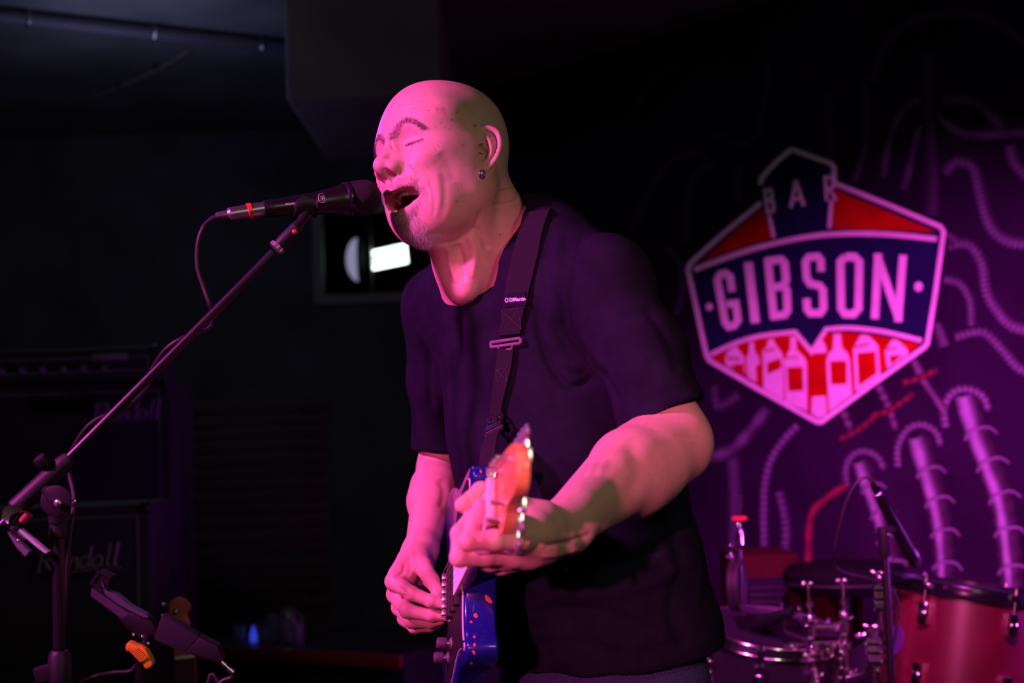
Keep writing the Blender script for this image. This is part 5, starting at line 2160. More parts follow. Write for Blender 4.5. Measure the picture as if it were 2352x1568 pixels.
def make_holder():
    D = 2.35
    t = thing('device_holder', 'black clamp holder with yellow wing knob on a low stand beside the pale guitar neck', 'holder', np.array([*WP(330, 1500, D)[:2], 0]))
    ax = nrm(WP(480, 1500, D) - WP(230, 1345, D))
    V_ = c2wv([0, 0, 1])
    ax = nrm(ax)
    sd = nrm(np.cross(ax, V_))
    if sd[2] < 0:
        sd = -sd
    fwd = np.cross(ax, sd)
    # end jaw: an open frame
    jaw = thing_part('end_jaw', t, WP(228, 1334, D))
    cs = [WP(206, 1341, D), WP(224, 1313, D), WP(252, 1328, D), WP(247, 1352, D)]
    for o in (0, .035):
        MB().tube([c + V_ * o for c in cs], .0016, 6, closed=True).build('jaw_rim', M_BLACKP, jaw)
    MB().prism([cs[0] + V_ * .004, cs[1] + V_ * .004, cs[2] + V_ * .004, cs[3] + V_ * .004], V_ * .028, .001, 1).build('jaw_block', M_BLACKP, jaw)
    MB().prism([WP(209, 1350, D), WP(207, 1369, D), WP(281, 1424, D), WP(297, 1411, D)], V_ * .03, .0015, 1).build('lower_rail', mat('satin_rail', (.07, .05, .09), .5), t)
    up = catmull([WP(233, 1333, D), WP(245, 1356, D), WP(268, 1366, D), WP(300, 1392, D), WP(338, 1414, D), WP(331, 1418, D), WP(290, 1398, D), WP(262, 1380, D), WP(240, 1362, D)], 3, closed=True)
    MB().prism(up, V_ * .02, .0006, 1).build('upper_rail', mat('grey_rail', (.13, .13, .18), .35, .3), t)
    MB().prism([WP(268, 1416, D), WP(300, 1405, D), WP(345, 1425, D), WP(362, 1450, D), WP(345, 1478, D), WP(318, 1462, D), WP(290, 1445, D)], V_ * .035, .004, 2).build('ratchet_body', M_BLACKP, t)
    for p in ((327, 1461), (307, 1457), (341, 1477)):
        MB().sphere(WP(p[0], p[1], D - .005), .0026).build('screw', M_CHROME, t)
    MB().prism([WP(371, 1413, D), WP(456, 1462, D), WP(424, 1500, D), WP(352, 1468, D)], V_ * .035, .002, 2).build('square_pad', mat('charcoal_pad', (.028, .030, .034), .9, bump=.5, bscale=700, spec=.05), t)
    MB().prism([WP(456, 1462, D), WP(500, 1484, D), WP(512, 1516, D), WP(498, 1522, D), WP(424, 1500, D)], V_ * .03, .003, 2).build('far_jaw', M_BLACKP, t)
    MB().tube([WP(340, 1455, D), WP(334, 1480, D), WP(322, 1500, D)], .007, 12).build('swivel_neck', M_BLACKP, t)
    # yellow wing knob with ribs
    kb = thing_part('wing_knob', t, WP(318, 1502, D - .02))
    pts = catmull([WP(288, 1482, D - .02), WP(296, 1475, D - .02), WP(312, 1482, D - .02), WP(330, 1488, D - .02), WP(340, 1502, D - .02), (WP(350, 1524, D - .02)), WP(342, 1535, D - .02), WP(330, 1533, D - .02), WP(322, 1510, D - .02), WP(305, 1494, D - .02), WP(290, 1496, D - .02)], 3, closed=True)
    MB().prism(pts, V_ * .022, .003, 2).build('wings', M_YEL, kb)
    mb = MB()
    for k in range(9):
        a = k / 8
        p = WP(306 + 24 * a, 1490 + 24 * a, D - .023)
        mb.tube([p + c2wv([.006, .004, 0]), p - c2wv([.006, .004, 0])], .0012, 5)
    mb.build('ribs', M_YEL, kb, kind='stuff')
    b = WP(322, 1502, D + .005)
    MB().tube([b, [b[0], b[1], .03]], .010, 14).build('pole', M_BLACKM, t)
    MB().lathe([b[0], b[1], .001], ZAX, [(0, .11), (.012, .11), (.02, .04), (.06, .016)], 30).build('round_base', M_BLACKM, t)
    # jack plug and lead
    p0, p1 = WP(508, 1520, D), WP(536, 1545, D)
    pa = nrm(p1 - p0)
    j = thing('jack_lead', 'dark lead with a silver plug hanging from the right end of the clamp holder', 'cable', p0)
    MB().lathe(p0, pa, [(0, .0055), (.010, .0055), (.0105, .0042), (.018, .0042), (.0185, .0058), (.026, .0056), (.028, .003)], 16).build('plug', M_STEEL, j)
    MB().tube(catmull([p1, WP(530, 1556, D), WP(505, 1568, D), WP(470, 1620, D), [p1[0] - .1, p1[1], .3], [p1[0] - .1, p1[1], .01]], 6), .0035, 8).build('lead', M_CABLE, j)
    MB().tube(catmull([WP(318, 1515, D), WP(300, 1540, D), WP(255, 1545, D), WP(200, 1560, D), WP(150, 1600, D + .1)], 6), .0035, 8).build('dangling_lead', M_CABLE, t)


make_holder()


def make_back_guitar():
    D = 3.05
    t = thing('electric_guitar', 'guitar standing behind the clamp holder, only its rounded orange headstock and neck in view', 'guitar', np.array([*WP(425, 1560, D)[:2], 0]))
    V_ = c2wv([0, 0, 1])
    out = [(388, 1402), (388, 1386), (398, 1376), (414, 1373), (428, 1380), (436, 1392), (435, 1402), (428, 1408), (428, 1416), (434, 1430), (432, 1445), (428, 1470), (430, 1500), (402, 1512), (396, 1480), (380, 1462), (374, 1440), (386, 1425)]
    pts = catmull([WP(x, y, D) for x, y in out], 3, closed=True)
    hm = mat('orange_maple', (.55, .17, .08), .4, noise=.2, scale=30)
    MB().prism(pts, V_ * .014, .002, 2).build('headstock', hm, t)
    for (x, y) in ((405, 1403), (404, 1430), (402, 1456), (401, 1482)):
        c = WP(x, y, D - .001)
        o = thing_part('tuning_machine', t, c)
        MB().lathe(c, -V_, [(0, .006), (.002, .006), (.0025, .003), (.012, .003), (.013, .0015)], 12).build('string_post', M_STEEL, o)
        MB().tube([c + c2wv([-.010, .004, .018]), c + c2wv([-.026, .009, .018])], .002, 6).build('key_shaft', M_STEEL, o)
        MB().sphere(c + c2wv([-.032, .011, .018]), (.006, .0075, .0035)).build('key_button', M_CHROME, o)
    MB().box(WP(425, 1508, D - .004), (c2wv([1, .12, 0]), c2wv([-.12, 1, 0]), V_), (.021, .003, .006), .001).build('nut', M_BONE, t)
    n0, n1 = WP(425, 1508, D), WP(432, 2080, D + .10)
    na = nrm(n1 - n0)
    s = nrm(np.cross(na, V_))
    MB().prism([n0 - s * .021, n0 + s * .021, n1 + s * .028, n1 - s * .028], V_ * .020, .004, 2).build('neck', mat('dark_maple', (.25, .07, .05), .5), t)
    MB().prism([n0 - s * .021 - V_ * .004, n0 + s * .021 - V_ * .004, n1 + s * .028 - V_ * .004, n1 - s * .028 - V_ * .004], V_ * .005, .0008, 1).build('fingerboard', mat('rosewood', (.10, .035, .05), .5), t)
    bc = n1 + na * .12
    body = []
    for k in range(40):
        a = 2 * math.pi * k / 40
        r = .155 + .02 * math.cos(2 * a) - .012 * math.cos(4 * a)
        body.append(bc + s * r * math.sin(a) * .95 + na * r * 1.25 * math.cos(a))
    zmin = min(p[2] for p in body)
    MB().prism(body, V_ * .042, .006, 2).build('body', mat('dark_red_lacquer', (.15, .01, .01), .25), t)
    zf = zmin
    st = thing('guitar_stand', 'low black guitar stand under the guitar behind the clamp holder', 'stand', np.array([bc[0], bc[1] + .1, 0]))
    g0 = np.array([bc[0], bc[1] + .12, 0])
    MB().tube([g0 + ZAX * .72, g0 + ZAX * .02], .009, 10).build('upright', M_BLACKM, st)
    for a in (-1, 1):
        MB().tube([g0 + ZAX * .25, g0 + np.array([a * .22, -.22, .012])], .008, 10).build('leg', M_BLACKM, st)
        MB().tube([g0 + ZAX * (zf + .01), g0 + np.array([a * .07, -.06, zf - .004]), g0 + np.array([a * .07, -.22, zf - .004]), g0 + np.array([a * .07, -.24, zf + .04])], .008, 10).build('cradle_arm', M_RUBBER, st)
    MB().tube([g0 + ZAX * .25, g0 + np.array([0, .24, .012])], .008, 10).build('leg', M_BLACKM, st)


make_back_guitar()

# ================================================================ amplifiers with script badges
M_TOLEX = mat('black_tolex', (.012, .012, .014), .75, bump=.6, bscale=900)
M_GRILLE = mat('grille_cloth', (.016, .015, .02), .9, bump=.7, bscale=1200)
M_BADGE = mat('silver_badge', (.22, .19, .25), .5, .2)


def script_badge(x0, y0, x1, y1, D, parent, lift=.0):
    """the cursive name on the grille: strokes in a unit box 10 wide, 2.6 high"""
    a, b = WP(x0, y0, D), WP(x1, y1, D)
    rt = nrm(b - a)
    L = np.linalg.norm(b - a) / 10.4
    up = nrm(c2wv([0, 1, 0]) - rt * np.dot(c2wv([0, 1, 0]), rt))
    n = np.cross(rt, up)
    if np.dot(n, CL - a) < 0:
        n = -n

    def U(x, y):
        return a + rt * (x + .22 * y) * L + up * y * L + n * .004
    S_ = {
        'R': [[(.3, -.2), (.5, 2.3)], [(-.1, 2.2), (1.3, 2.4), (1.9, 2.1), (1.8, 1.4), (1.0, 1.15), (.5, 1.1)], [(.9, 1.1), (1.6, .1), (2.0, .0)]],
        'a': [[(3.3, 1.1), (2.8, 1.3), (2.3, .9), (2.3, .2), (2.8, .0), (3.3, .5)], [(3.35, 1.2), (3.35, .2), (3.7, .1)]],
        'n': [[(3.95, 1.2), (3.95, .0)], [(3.95, .6), (4.4, 1.2), (4.75, 1.0), (4.75, .1), (5.0, .05)]],
        'd': [[(6.2, 1.1), (5.7, 1.3), (5.2, .9), (5.2, .2), (5.7, .0), (6.2, .5)], [(6.3, 2.5), (6.25, .2), (6.6, .1)]],
        'a.': [[(7.7, 1.1), (7.2, 1.3), (6.75, .9), (6.75, .2), (7.2, .0), (7.7, .5)], [(7.75, 1.2), (7.75, .2), (8.0, .1)]],
        'l': [[(8.55, 2.6), (8.45, .3), (8.8, .05)]],
        'l.': [[(9.4, 2.7), (9.3, .3), (9.7, .0)]],
    }
    bd = thing_part('script_badge', parent, U(5, 1))
    bd['label'] = 'silver script badge that reads Randall'
    names = {'R': 'letter_r', 'a': 'letter_a', 'a.': 'letter_a', 'n': 'letter_n', 'd': 'letter_d', 'l': 'letter_l', 'l.': 'letter_l'}
    for k, sts in S_.items():
        m = MB()
        for st in sts:
            pts = catmull([np.array(p) for p in st], 4) if len(st) > 2 else [np.array(p) for p in st]
            m.tube([U(*p) for p in pts], .20 * L, 6)
        m.build(names[k], M_BADGE, bd)
    MB().tube([U(2.4, -.45), U(6, -.42), U(10.2, -.30)], .11 * L, 6).build('underline', M_BADGE, bd)


def cabinet(name, label, px, py, D, w, h, dep, yaw=0.0, badge=None, knobs=False, group=None):
    """front face's top left corner at px, py, D"""
    c, s = math.cos(yaw), math.sin(yaw)
    R_ = np.array([c, s, 0])
    B_2 = np.array([-s, c, 0])
    tl = WP(px, py, D)
    ce = tl + R_ * w / 2 + B_2 * dep / 2 - ZAX * h / 2
    t = thing(name, label, 'amplifier', np.array([ce[0], ce[1], ce[2] - h / 2]), group)
    MB().box(ce, (R_, B_2, ZAX), (w / 2, dep / 2, h / 2), .012).build('box', M_TOLEX, t)
    MB().box(ce - B_2 * (dep / 2 + .001), (R_, B_2, ZAX), (w / 2 - .035, .004, h / 2 - .035), .003).build('grille', M_GRILLE, t)
    mb = MB()
    for a in (-1, 1):
        mb2 = MB()
        mb2.box(ce - B_2 * (dep / 2 + .004) + R_ * a * (w / 2 - .030), (R_, B_2, ZAX), (.003, .002, h / 2 - .03))
        mb2.build('piping', M_GREYP, t, smooth=False)
        mb2 = MB()
        mb2.box(ce - B_2 * (dep / 2 + .004) + ZAX * a * (h / 2 - .030), (R_, B_2, ZAX), (w / 2 - .03, .002, .003))
        mb2.build('piping', M_GREYP, t, smooth=False)
    for a in (-1, 1):
        for b in (-1, 1):
            MB().sphere(ce + R_ * a * (w / 2 - .012) - B_2 * (dep / 2 - .012) + ZAX * b * (h / 2 - .012), .018, None, 10, 8).build('corner_cap', M_BLACKP, t)
    if knobs:
        for k in range(8):
            q = ce - B_2 * (dep / 2 + .004) + R_ * (w * (-.32 + .085 * k)) - ZAX * (h * .12)
            MB().lathe(q, -B_2, [(0, .011), (.012, .010), (.014, .008)], 14).build('knob', M_GREYP, t)
        MB().box(ce - B_2 * (dep / 2 + .006) + R_ * w * .30 + ZAX * h * .22, (R_, B_2, ZAX), (.052, .002, .010), .001).build('name_plate', M_BADGE, t)
    return t, ce, h, tl


c1, ce1, h1, _ = cabinet('speaker_cabinet', 'black guitar speaker cabinet with silver script badge, under the amplifier head', -230, 893, 4.15, .78, .74, .36, 0.03)
script_badge(212, 966, 376, 958, 4.10, c1)
bz = ce1[2] - h1 / 2
c4, *_ = cabinet('speaker_cabinet', 'lowest black speaker cabinet, at the bottom of the farther amplifier stack', -230, 893, 4.155, .78, bz if bz > .2 else .3, .36, 0.03)
for o in [c4]:
    o.location.z = 0
    BASE[o][2] = 0
    for ch in o.children:
        pass
hd, ceh, hh, tlh = cabinet('amplifier_head', 'black amplifier head with a row of knobs on top of the farther stack', -190, 812, 4.16, .70, .10, .26, 0.03, knobs=True)
c2, ce2, h2, _ = cabinet('speaker_cabinet', 'nearer black speaker cabinet with silver script badge, behind the stand pole', -260, 1178, 3.42, .62, .50, .34, 0.10)
script_badge(84, 1310, 284, 1296, 3.38, c2)
b2 = ce2[2] - h2 / 2
if b2 > .12:
    c3, *_ = cabinet('speaker_cabinet', 'black speaker cabinet standing on the floor beneath the nearer badged one', -255, 1178, 3.425, .62, b2, .34, 0.10)
    c3.location.z = 0

# wooden slat screen behind
M_PLANK = mat('dark_brown_plank', (.018, .008, .006), .75, noise=.35, scale=12, stretch=(1, 1, 8))


def make_slats():
    t = thing('slatted_screen', 'dark brown screen of stacked horizontal planks between the amplifiers and the man', 'screen', np.array([*WP(620, 1100, 5.2)[:2], 0]))
    rr = random.Random(2)
    z0, z1 = WP(600, 1560, 5.2)[2], WP(600, 915, 5.2)[2]
    z = z1
    k = 0
    x0, x1 = WP(425, 1000, 5.2)[0], WP(752, 1000, 5.2)[0]
    y = WP(600, 1000, 5.2)[1]
    while z > .05:
        h = rr.uniform(.040, .052)
        a = rr.uniform(-.015, .015)
        MB().box(((x0 + x1) / 2 + a, y + rr.uniform(-.006, .006), z - h / 2), (np.array([1, 0, rr.uniform(-.004, .004)]), np.array([0, 1.0, 0]), ZAX), ((x1 - x0) / 2, .012, h / 2 - .004), .003).build('plank', M_PLANK, t)
        z -= h
        k += 1
    for a in (.12, .88):
        MB().box((x0 + (x1 - x0) * a, y + .03, (z1) / 2 - .01), np.eye(3), (.03, .018, z1 / 2 - .012), .003).build('batten', M_PLANK, t)


make_slats()


# brown panelled door / cabinet side to the right of the screen
def make_counter():
    c = WP(700, 1500, 4.7)
    t = thing('bar_counter', 'low dark counter with a reddish wooden edge, carrying the glasses', 'counter', np.array([c[0], c[1], 0]))
    a, b = WP(440, 1530, 4.95), WP(930, 1447, 4.55)
    za = .5 * (a[2] + b[2])
    dr = nrm(np.array([b[0] - a[0], b[1] - a[1], 0]))
    bk = np.array([-dr[1], dr[0], 0])
    L = np.linalg.norm((b - a)[:2])
    m = (a + b) / 2
    M_EDGE = mat('red_brown_edge', (.22, .03, .02), .5)
    MB().box(np.array([m[0], m[1], za - .02]) + bk * .25, (dr, bk, ZAX), (L / 2, .27, .018), .004).build('worktop', mat('dark_worktop', (.03, .022, .025), .4), t)
    MB().box(np.array([m[0], m[1], za - .02]) - bk * .025, (dr, bk, ZAX), (L / 2, .008, .022), .003).build('front_edge', M_EDGE, t)
    MB().box(np.array([m[0], m[1], (za - .04) / 2]) + bk * .26, (dr, bk, ZAX), (L / 2 - .03, .22, (za - .04) / 2 - .002), .004).build('body', M_TOLEX, t)
    M_GLASS = mat('clear_glass', (.75, .8, .9), .08, spec=.9)
    M_GLASS.node_tree.nodes['Principled BSDF'].inputs['Transmission Weight'].default_value = .9
    M_LEDG = mat('led_glow_glass', (.03, .05, .8), .15, spec=.8, emit=(.05, .08, 1), estr=.5)  # glow put into the material, the bottle shape stands for a blue LED
    spots = [(500, .055, .028, 'tumbler'), (545, .055, .012, 'led'), (610, .10, .024, 'tumbler'), (660, .12, .032, 'jug'), (578, .06, .026, 'tumbler'), (690, .07, .026, 'tumbler')]
    names = ['short clear glass at the left end of the dark counter', 'small glowing bottle shape standing for a blue LED among the glasses on the counter', 'tall clear glass left of the round jug on the counter',
             'round clear glass jug, largest piece on the dark counter', 'short clear glass just right of the bottle shape standing for a blue LED', 'short clear glass right of the round jug']
    for (x, hgt, r, kd), lb in zip(spots, names):
        q = WP(x, 1480, 4.9)
        f_ = np.dot(q[:2] - a[:2], dr[:2])
        p = np.array([a[0], a[1], za - .002]) + dr * f_ + bk * .12
        nm = {'tumbler': 'drinking_glass', 'jug': 'glass_jug', 'led': 'led_bottle'}[kd]
        o = thing(nm, lb, {'tumbler': 'glass', 'jug': 'jug', 'led': 'bottle'}[kd], p, 'glassware on the dark counter')
        if kd == 'tumbler':
            MB().lathe(p, ZAX, [(0, r * .8), (hgt, r), (hgt, r * .9), (.006, r * .7)], 20).build('bowl', M_GLASS, o)
        elif kd == 'jug':
            MB().lathe(p, ZAX, [(0, r * .8), (.01, r * 1.2), (.05, r * 1.45), (.085, r * .9), (hgt, r * .8), (hgt, r * .7), (.08, r * .8), (.05, r * 1.3), (.012, r)], 24).build('bowl', M_GLASS, o)
            MB().tube(catmull([p + dr * r * .8 + ZAX * .11, p + dr * r * 1.9 + ZAX * .09, p + dr * r * 1.3 + ZAX * .04], 5), .004, 8).build('handle', M_GLASS, o)
        else:
            MB().lathe(p, ZAX, [(0, r), (hgt * .55, r), (hgt * .75, r * .5), (hgt, r * .45)], 20).build('bottle_body', M_LEDG, o)
            MB().lathe(p + ZAX * hgt, ZAX, [(0, r * .45), (.012, r * .45)], 14).build('stopper', M_STEEL, o)


make_counter()
# ================================================================ drum kit
M_SHELL = mat('red_drum_lacquer', (.085, .001, .012), 0.33, spec=.9, coat=.25, noise=.15, scale=10)
M_SHELLD = mat('black_drum_wrap', (.014, .012, .016), .3, coat=.3)
M_HEAD = mat('coated_drum_head', (.016, .012, .022), .7, spec=.15)
M_HOOPB = mat('black_hoop', (.006, .005, .008), .22, .0, spec=.35)
M_DCHROME = mat('drum_chrome', (.92, .90, .94), .15, 1.0)
M_REDFELT = mat('red_felt', (.55, .03, .02), .9)
M_FABRIC = mat('black_padding', (.005, .0045, .006), .95, bump=.5, bscale=300, spec=.04)


def drum(name, label, c, ax, R, h, shell, hoop, nl=8, phase=0.0, badge=None, both=True, head=M_HEAD):
    """c: centre of the top head, ax: upward axis"""
    ax = nrm(ax)
    _, s, u = frame(ax, (0, 1, 0))
    t = thing(name, label, 'drum', c - ax * h)
    MB().lathe(c - ax * .012, -ax, [(0, R * .985), (.001, R), (h - .026, R), (h - .024, R * .985)], 64, up=(0, 1, 0)).build('shell', shell, t)
    for (o, sg) in ((0, 1), (h, -1)) if both else ((0, 1),):
        hp = MB()
        q = c - ax * o
        hp.lathe(q + ax * sg * .010, -ax * sg, [(0, R * 1.012), (0, R * 1.035), (.003, R * 1.045), (.022, R * 1.04), (.026, R * 1.055), (.030, R * 1.05), (.030, R * 1.012), (0, R * 1.012)], 64, up=(0, 1, 0), caps=False)
        hp.build('hoop', hoop, t)
        MB().lathe(q + ax * sg * .001, ax * sg, [(-.004, R * 1.005), (0, R * 1.0), (.0006, R * .9)], 64, up=(0, 1, 0)).build('drum_head', head, t)
    for k in range(nl):
        a = 2 * math.pi * (k + phase) / nl
        rd = math.cos(a) * s + math.sin(a) * u
        tn = np.cross(ax, rd)
        for (o, sg) in ((0, 1), (h, -1)) if both else ((0, 1),):
            base = c - ax * (o + sg * .062) + rd * R if sg > 0 else c - ax * (o - .062) + rd * R
            lg = thing_part('lug', t, base)
            MB().box(base + rd * .009, (tn, ax, rd), (.0115, .026, .010), .005).build('lug_casing', M_DCHROME, lg)
            MB().sphere(base + rd * .013, (.013, .011, .010), np.array([tn, ax, rd])).build('lug_boss', M_DCHROME, lg)
            e = c - ax * o + rd * (R * 1.05 + .006) + ax * sg * .010
            MB().tube([base + rd * .014, e], .0030, 8).build('tension_rod', M_DCHROME, lg)
            MB().box(c - ax * (o + sg * .002) + rd * (R * 1.05 + .004), (tn, ax, rd), (.010, .008, .006), .003).build('claw', M_DCHROME, lg)
            MB().lathe(e, ax * sg, [(-.002, .0055), (.004, .0055), (.005, .0035), (.009, .0035)], 8).build('rod_head', M_DCHROME, lg)
    if badge is not None:
        b = c - ax * h * badge[1]
        a = badge[0]
        rd = math.cos(a) * s + math.sin(a) * u
        tn = np.cross(ax, rd)
        pts = [b + rd * R * 1.0 + tn * .026 * math.cos(2 * math.pi * k / 24) + ax * .036 * math.sin(2 * math.pi * k / 24) - rd * (R - math.sqrt(max(0, R * R - (.026 * math.cos(2 * math.pi * k / 24)) ** 2))) for k in range(24)]
        MB().prism(pts, rd * .003).build('oval_badge', mat('violet_badge', (.10, .03, .22), .35, .4), t)
    return t, (s, u)


def facing(c, ax, s, u, target_px):
    """angle round the drum that shows at a given picture column"""
    best, ba = 1e9, 0
    for k in range(720):
        a = 2 * math.pi * k / 720
    return ba


# tom nearest the right edge
TC = WP(2222, 1350, 3.35)
TAX = c2wv(nrm([.13, .985, .085]))
# choose the lug phase so that one lug shows at column 2130
_, ts, tu = frame(TAX, (0, 1, 0))
TR = .178


def col_of(p):
    q = w2c(p)
    return W / 2 + FPX * q[0] / q[2], H / 2 - FPX * q[1] / q[2], q[2]


def angle_for(c, ax, s, u, R, col, off=.06):
    best, ba = 1e9, 0
    for k in range(1440):
        a = 2 * math.pi * k / 1440
        rd = math.cos(a) * s + math.sin(a) * u
        x, y, d = col_of(c - ax * off + rd * R)
        if np.dot(rd, CL - c) > 0 and abs(x - col) < best:
            best, ba = abs(x - col), a
    return ba


a0 = angle_for(TC, TAX, ts, tu, TR, 2128)
ab = angle_for(TC, TAX, ts, tu, TR, 2060, .12)
TOM, _ = drum('tom_drum', 'red lacquered tom drum with black hoops and chrome lugs, largest drum at the right edge', TC, TAX, TR, .262, M_SHELL, M_HOOPB, 6, a0 / (2 * math.pi) * 6, badge=(ab, .52))

# snare at the left of the kit
SC_ = WP(1772, 1448, 3.55)
SAX = c2wv(nrm([.07, .99, -.12]))
_, ss, su = frame(SAX, (0, 1, 0))
a1 = angle_for(SC_, SAX, ss, su, .165, 1745)
SNARE, _ = drum('snare_drum', 'dark snare drum with chrome hoop just right of the man\'s shirt hem', SC_, SAX, .165, .15, M_SHELLD, M_DCHROME, 8, a1 / (2 * math.pi) * 8)

# bass drum low behind them
BAX = nrm(c2wv([-.50, .05, -.86]))
BC = WP(2150, 1650, 3.75)
BASS, _ = drum('bass_drum', 'big red bass drum with black hoop, mostly below the frame behind the tom', BC + BAX * .2, BAX, .255, .40, M_SHELL, M_HOOPB, 8, .3)
for k, a in enumerate((-1, 1)):
    q = BC + np.array([a * .24, 0, 0])
    MB().tube([np.array([BC[0] + a * .20, BC[1], BC[2] - .12]), np.array([BC[0] + a * .30, BC[1] - .05, .006])], .008, 10).build('spur', M_DCHROME, BASS)


def stand_pole(t, top, foot_r=.25, r=.011, tele=None):
    x, y, z = top
    MB().tube([[x, y, z], [x, y, .34]], r, 14).build('upper_tube', M_DCHROME, t)
    MB().tube([[x, y, .60], [x, y, .10]], r + .004, 14).build('lower_tube', M_DCHROME, t)
    for k in range(3):
        a = 2 * math.pi * k / 3 + .5
        MB().tube([[x, y, .42], [x + foot_r * math.cos(a), y + foot_r * math.sin(a), .012]], .008, 8).build('leg', M_DCHROME, t)
        MB().sphere([x + foot_r * math.cos(a), y + foot_r * math.sin(a), .014], .013).build('rubber_foot', M_RUBBER, t)


def wing_nut(parent, p, ax, sd, r=.012, name='wing_nut'):
    o = thing_part(name, parent, p)
    MB().lathe(p, ax, [(-.006, .006), (.006, .0055)], 12).build('hub', M_DCHROME, o)
    for k in (-1, 1):
        MB().sphere(p + sd * k * r + ax * .004, (.008, .003, .007), np.array([sd, np.cross(ax, sd), ax])).build('wing', M_DCHROME, o)


XC, YC, ZC = c2wv([1, 0, 0]), c2wv([0, 1, 0]), c2wv([0, 0, 1])
# two cymbal / tom posts between the drums
for (px, top, D, lb) in ((1856, 1345, 3.42, 'left of two short chrome posts between the snare and the tom, with wing nuts'),
                         (1935, 1338, 3.46, 'right of two short chrome posts between the snare and the tom, with wing nuts')):
    p = WP(px, top, D)
    t = thing('tom_post', lb, 'stand', np.array([p[0], p[1], 0]), 'short chrome posts of the drum kit')
    MB().tube([p, p - ZAX * .07], .0035, 10).build('threaded_tip', M_DCHROME, t)
    MB().lathe(p - ZAX * .035, -ZAX, [(0, .006), (.003, .0105), (.014, .0105), (.017, .006)], 16).build('felt_cup', M_DCHROME, t)
    MB().sphere(p - ZAX * .075, (.014, .014, .012)).build('tilter', M_DCHROME, t)
    wing_nut(t, p - ZAX * .0, ZAX, XC, .008)
    wing_nut(t, p - ZAX * .085 - ZC * .014, -ZC, nrm(XC + ZAX * .4), .014)
    q = p - ZAX * .09
    MB().lathe(q, -ZAX, [(0, .012), (.004, .015), (.03, .015), (.034, .0115)], 18).build('tilter_body', M_DCHROME, t)
    for k in range(3):
        z = p - ZAX * (.14 + .065 * k)
        MB().lathe(z, -ZAX, [(0, .0115), (.003, .0165), (.018, .0165), (.022, .0115)], 18).build('memory_lock', M_DCHROME, t)
        wing_nut(t, z - ZAX * .010 - ZC * .018 + XC * (.012 if k % 2 else -.012), -ZC, nrm(XC * .6 + ZAX), .011, 'lock_wing')
    MB().tube([p - ZAX * .09, [p[0], p[1], .10]], .0095, 14).build('tube', M_DCHROME, t)
    for k in range(3):
        a = 2 * math.pi * k / 3 + px
        MB().tube([[p[0], p[1], .40], [p[0] + .22 * math.cos(a), p[1] + .22 * math.sin(a), .012]], .008, 8).build('leg', M_DCHROME, t)
# clamp arm across between the posts, with a square block
t = thing('tom_clamp', 'chrome clamp bridging the two short posts, with a rectangular block', 'clamp', WP(1895, 1485, 3.44))
MB().box(WP(1885, 1483, 3.42), (XC, YC, ZC), (.026, .011, .012), .004).build('clamp_block', M_DCHROME, t)
MB().tube([WP(1812, 1482, 3.44), WP(1945, 1476, 3.46)], .006, 12).build('cross_arm', M_DCHROME, t)
wing_nut(t, WP(1818, 1483, 3.42), nrm(-ZC), XC, .012)
MB().tube([WP(1870, 1440, 3.47), WP(1935, 1440, 3.47)], .011, 14).build('upper_arm', M_DCHROME, t)
MB().box(WP(1822, 1492, 3.42), (XC, YC, ZC), (.010, .012, .010), .004).build('end_block', M_DCHROME, t)

# tom brackets: stacked chrome cylinders at the shell's left
for (px, py, D, lb) in ((2018, 1372, 3.26, 'upper chrome bracket of three stacked cylinders on the left of the red tom'),
                        (2002, 1496, 3.26, 'lower chrome bracket of three stacked cylinders on the left of the red tom')):
    c = WP(px, py, D)
    t = thing('tom_bracket', lb, 'bracket', c, 'chrome brackets on the tom')
    for k, dz in enumerate((.020, .0, -.022)):
        MB().lathe(c + ZAX * dz - XC * .012, XC, [(0, .006), (.002, .0105), (.030, .0110), (.034, .007), (.050, .006)], 18).build('bracket_barrel', M_DCHROME, t)
    MB().tube([c + ZAX * .05, c - ZAX * .075], .0052, 12).build('leg_rod', M_DCHROME, t)
    wing_nut(t, c + ZAX * .052, ZAX, nrm(XC - ZC * .4), .010)
t = thing('support_rod', 'long chrome rod running down beside the red tom and bending under it', 'rod', WP(2000, 1520, 3.30))
lp = [WP(2021, 1420, 3.28), WP(2010, 1460, 3.29), WP(2000, 1515, 3.30), WP(1990, 1545, 3.31), WP(1945, 1556, 3.33)]
MB().tube(lp, .0058, 12).build('rod', M_DCHROME, t)
MB().tube([lp[2] - ZAX * .01, [lp[2][0], lp[2][1], .02]], .0075, 12).build('foot_tube', M_DCHROME, t)

# hi-hat clutch and rod at the man's right
hp = WP(1697, 1178, 3.75)
t = thing('hi_hat_stand', 'tall hi-hat stand with red felt clutch, rising beside the back of the black t-shirt', 'stand', np.array([hp[0], hp[1], 0]))
MB().tube([WP(1702, 1140, 3.75), hp, WP(1697, 1262, 3.75)], .003, 8).build('pull_rod', M_BLACKM, t)
MB().lathe(WP(1698, 1186, 3.75), -ZAX, [(0, .017), (.002, .020), (.008, .020), (.010, .016)], 18).build('felt_washer', M_REDFELT, t)
MB().lathe(WP(1697, 1198, 3.75), -ZAX, [(0, .005), (.004, .0068), (.026, .0068), (.030, .0105), (.058, .0115), (.062, .006)], 18).build('clutch', M_DCHROME, t)
wing_nut(t, WP(1678, 1262, 3.74), -ZC, ZAX, .010)
wing_nut(t, WP(1677, 1278, 3.74), -ZC, XC, .006)
MB().tube([WP(1697, 1262, 3.75), [hp[0], hp[1], .10]], .009, 12).build('tube', M_BLACKM, t)
for k in range(3):
    a = 2 * math.pi * k / 3
    MB().tube([[hp[0], hp[1], .40], [hp[0] + .24 * math.cos(a), hp[1] + .24 * math.sin(a), .012]], .008, 8).build('leg', M_DCHROME, t)

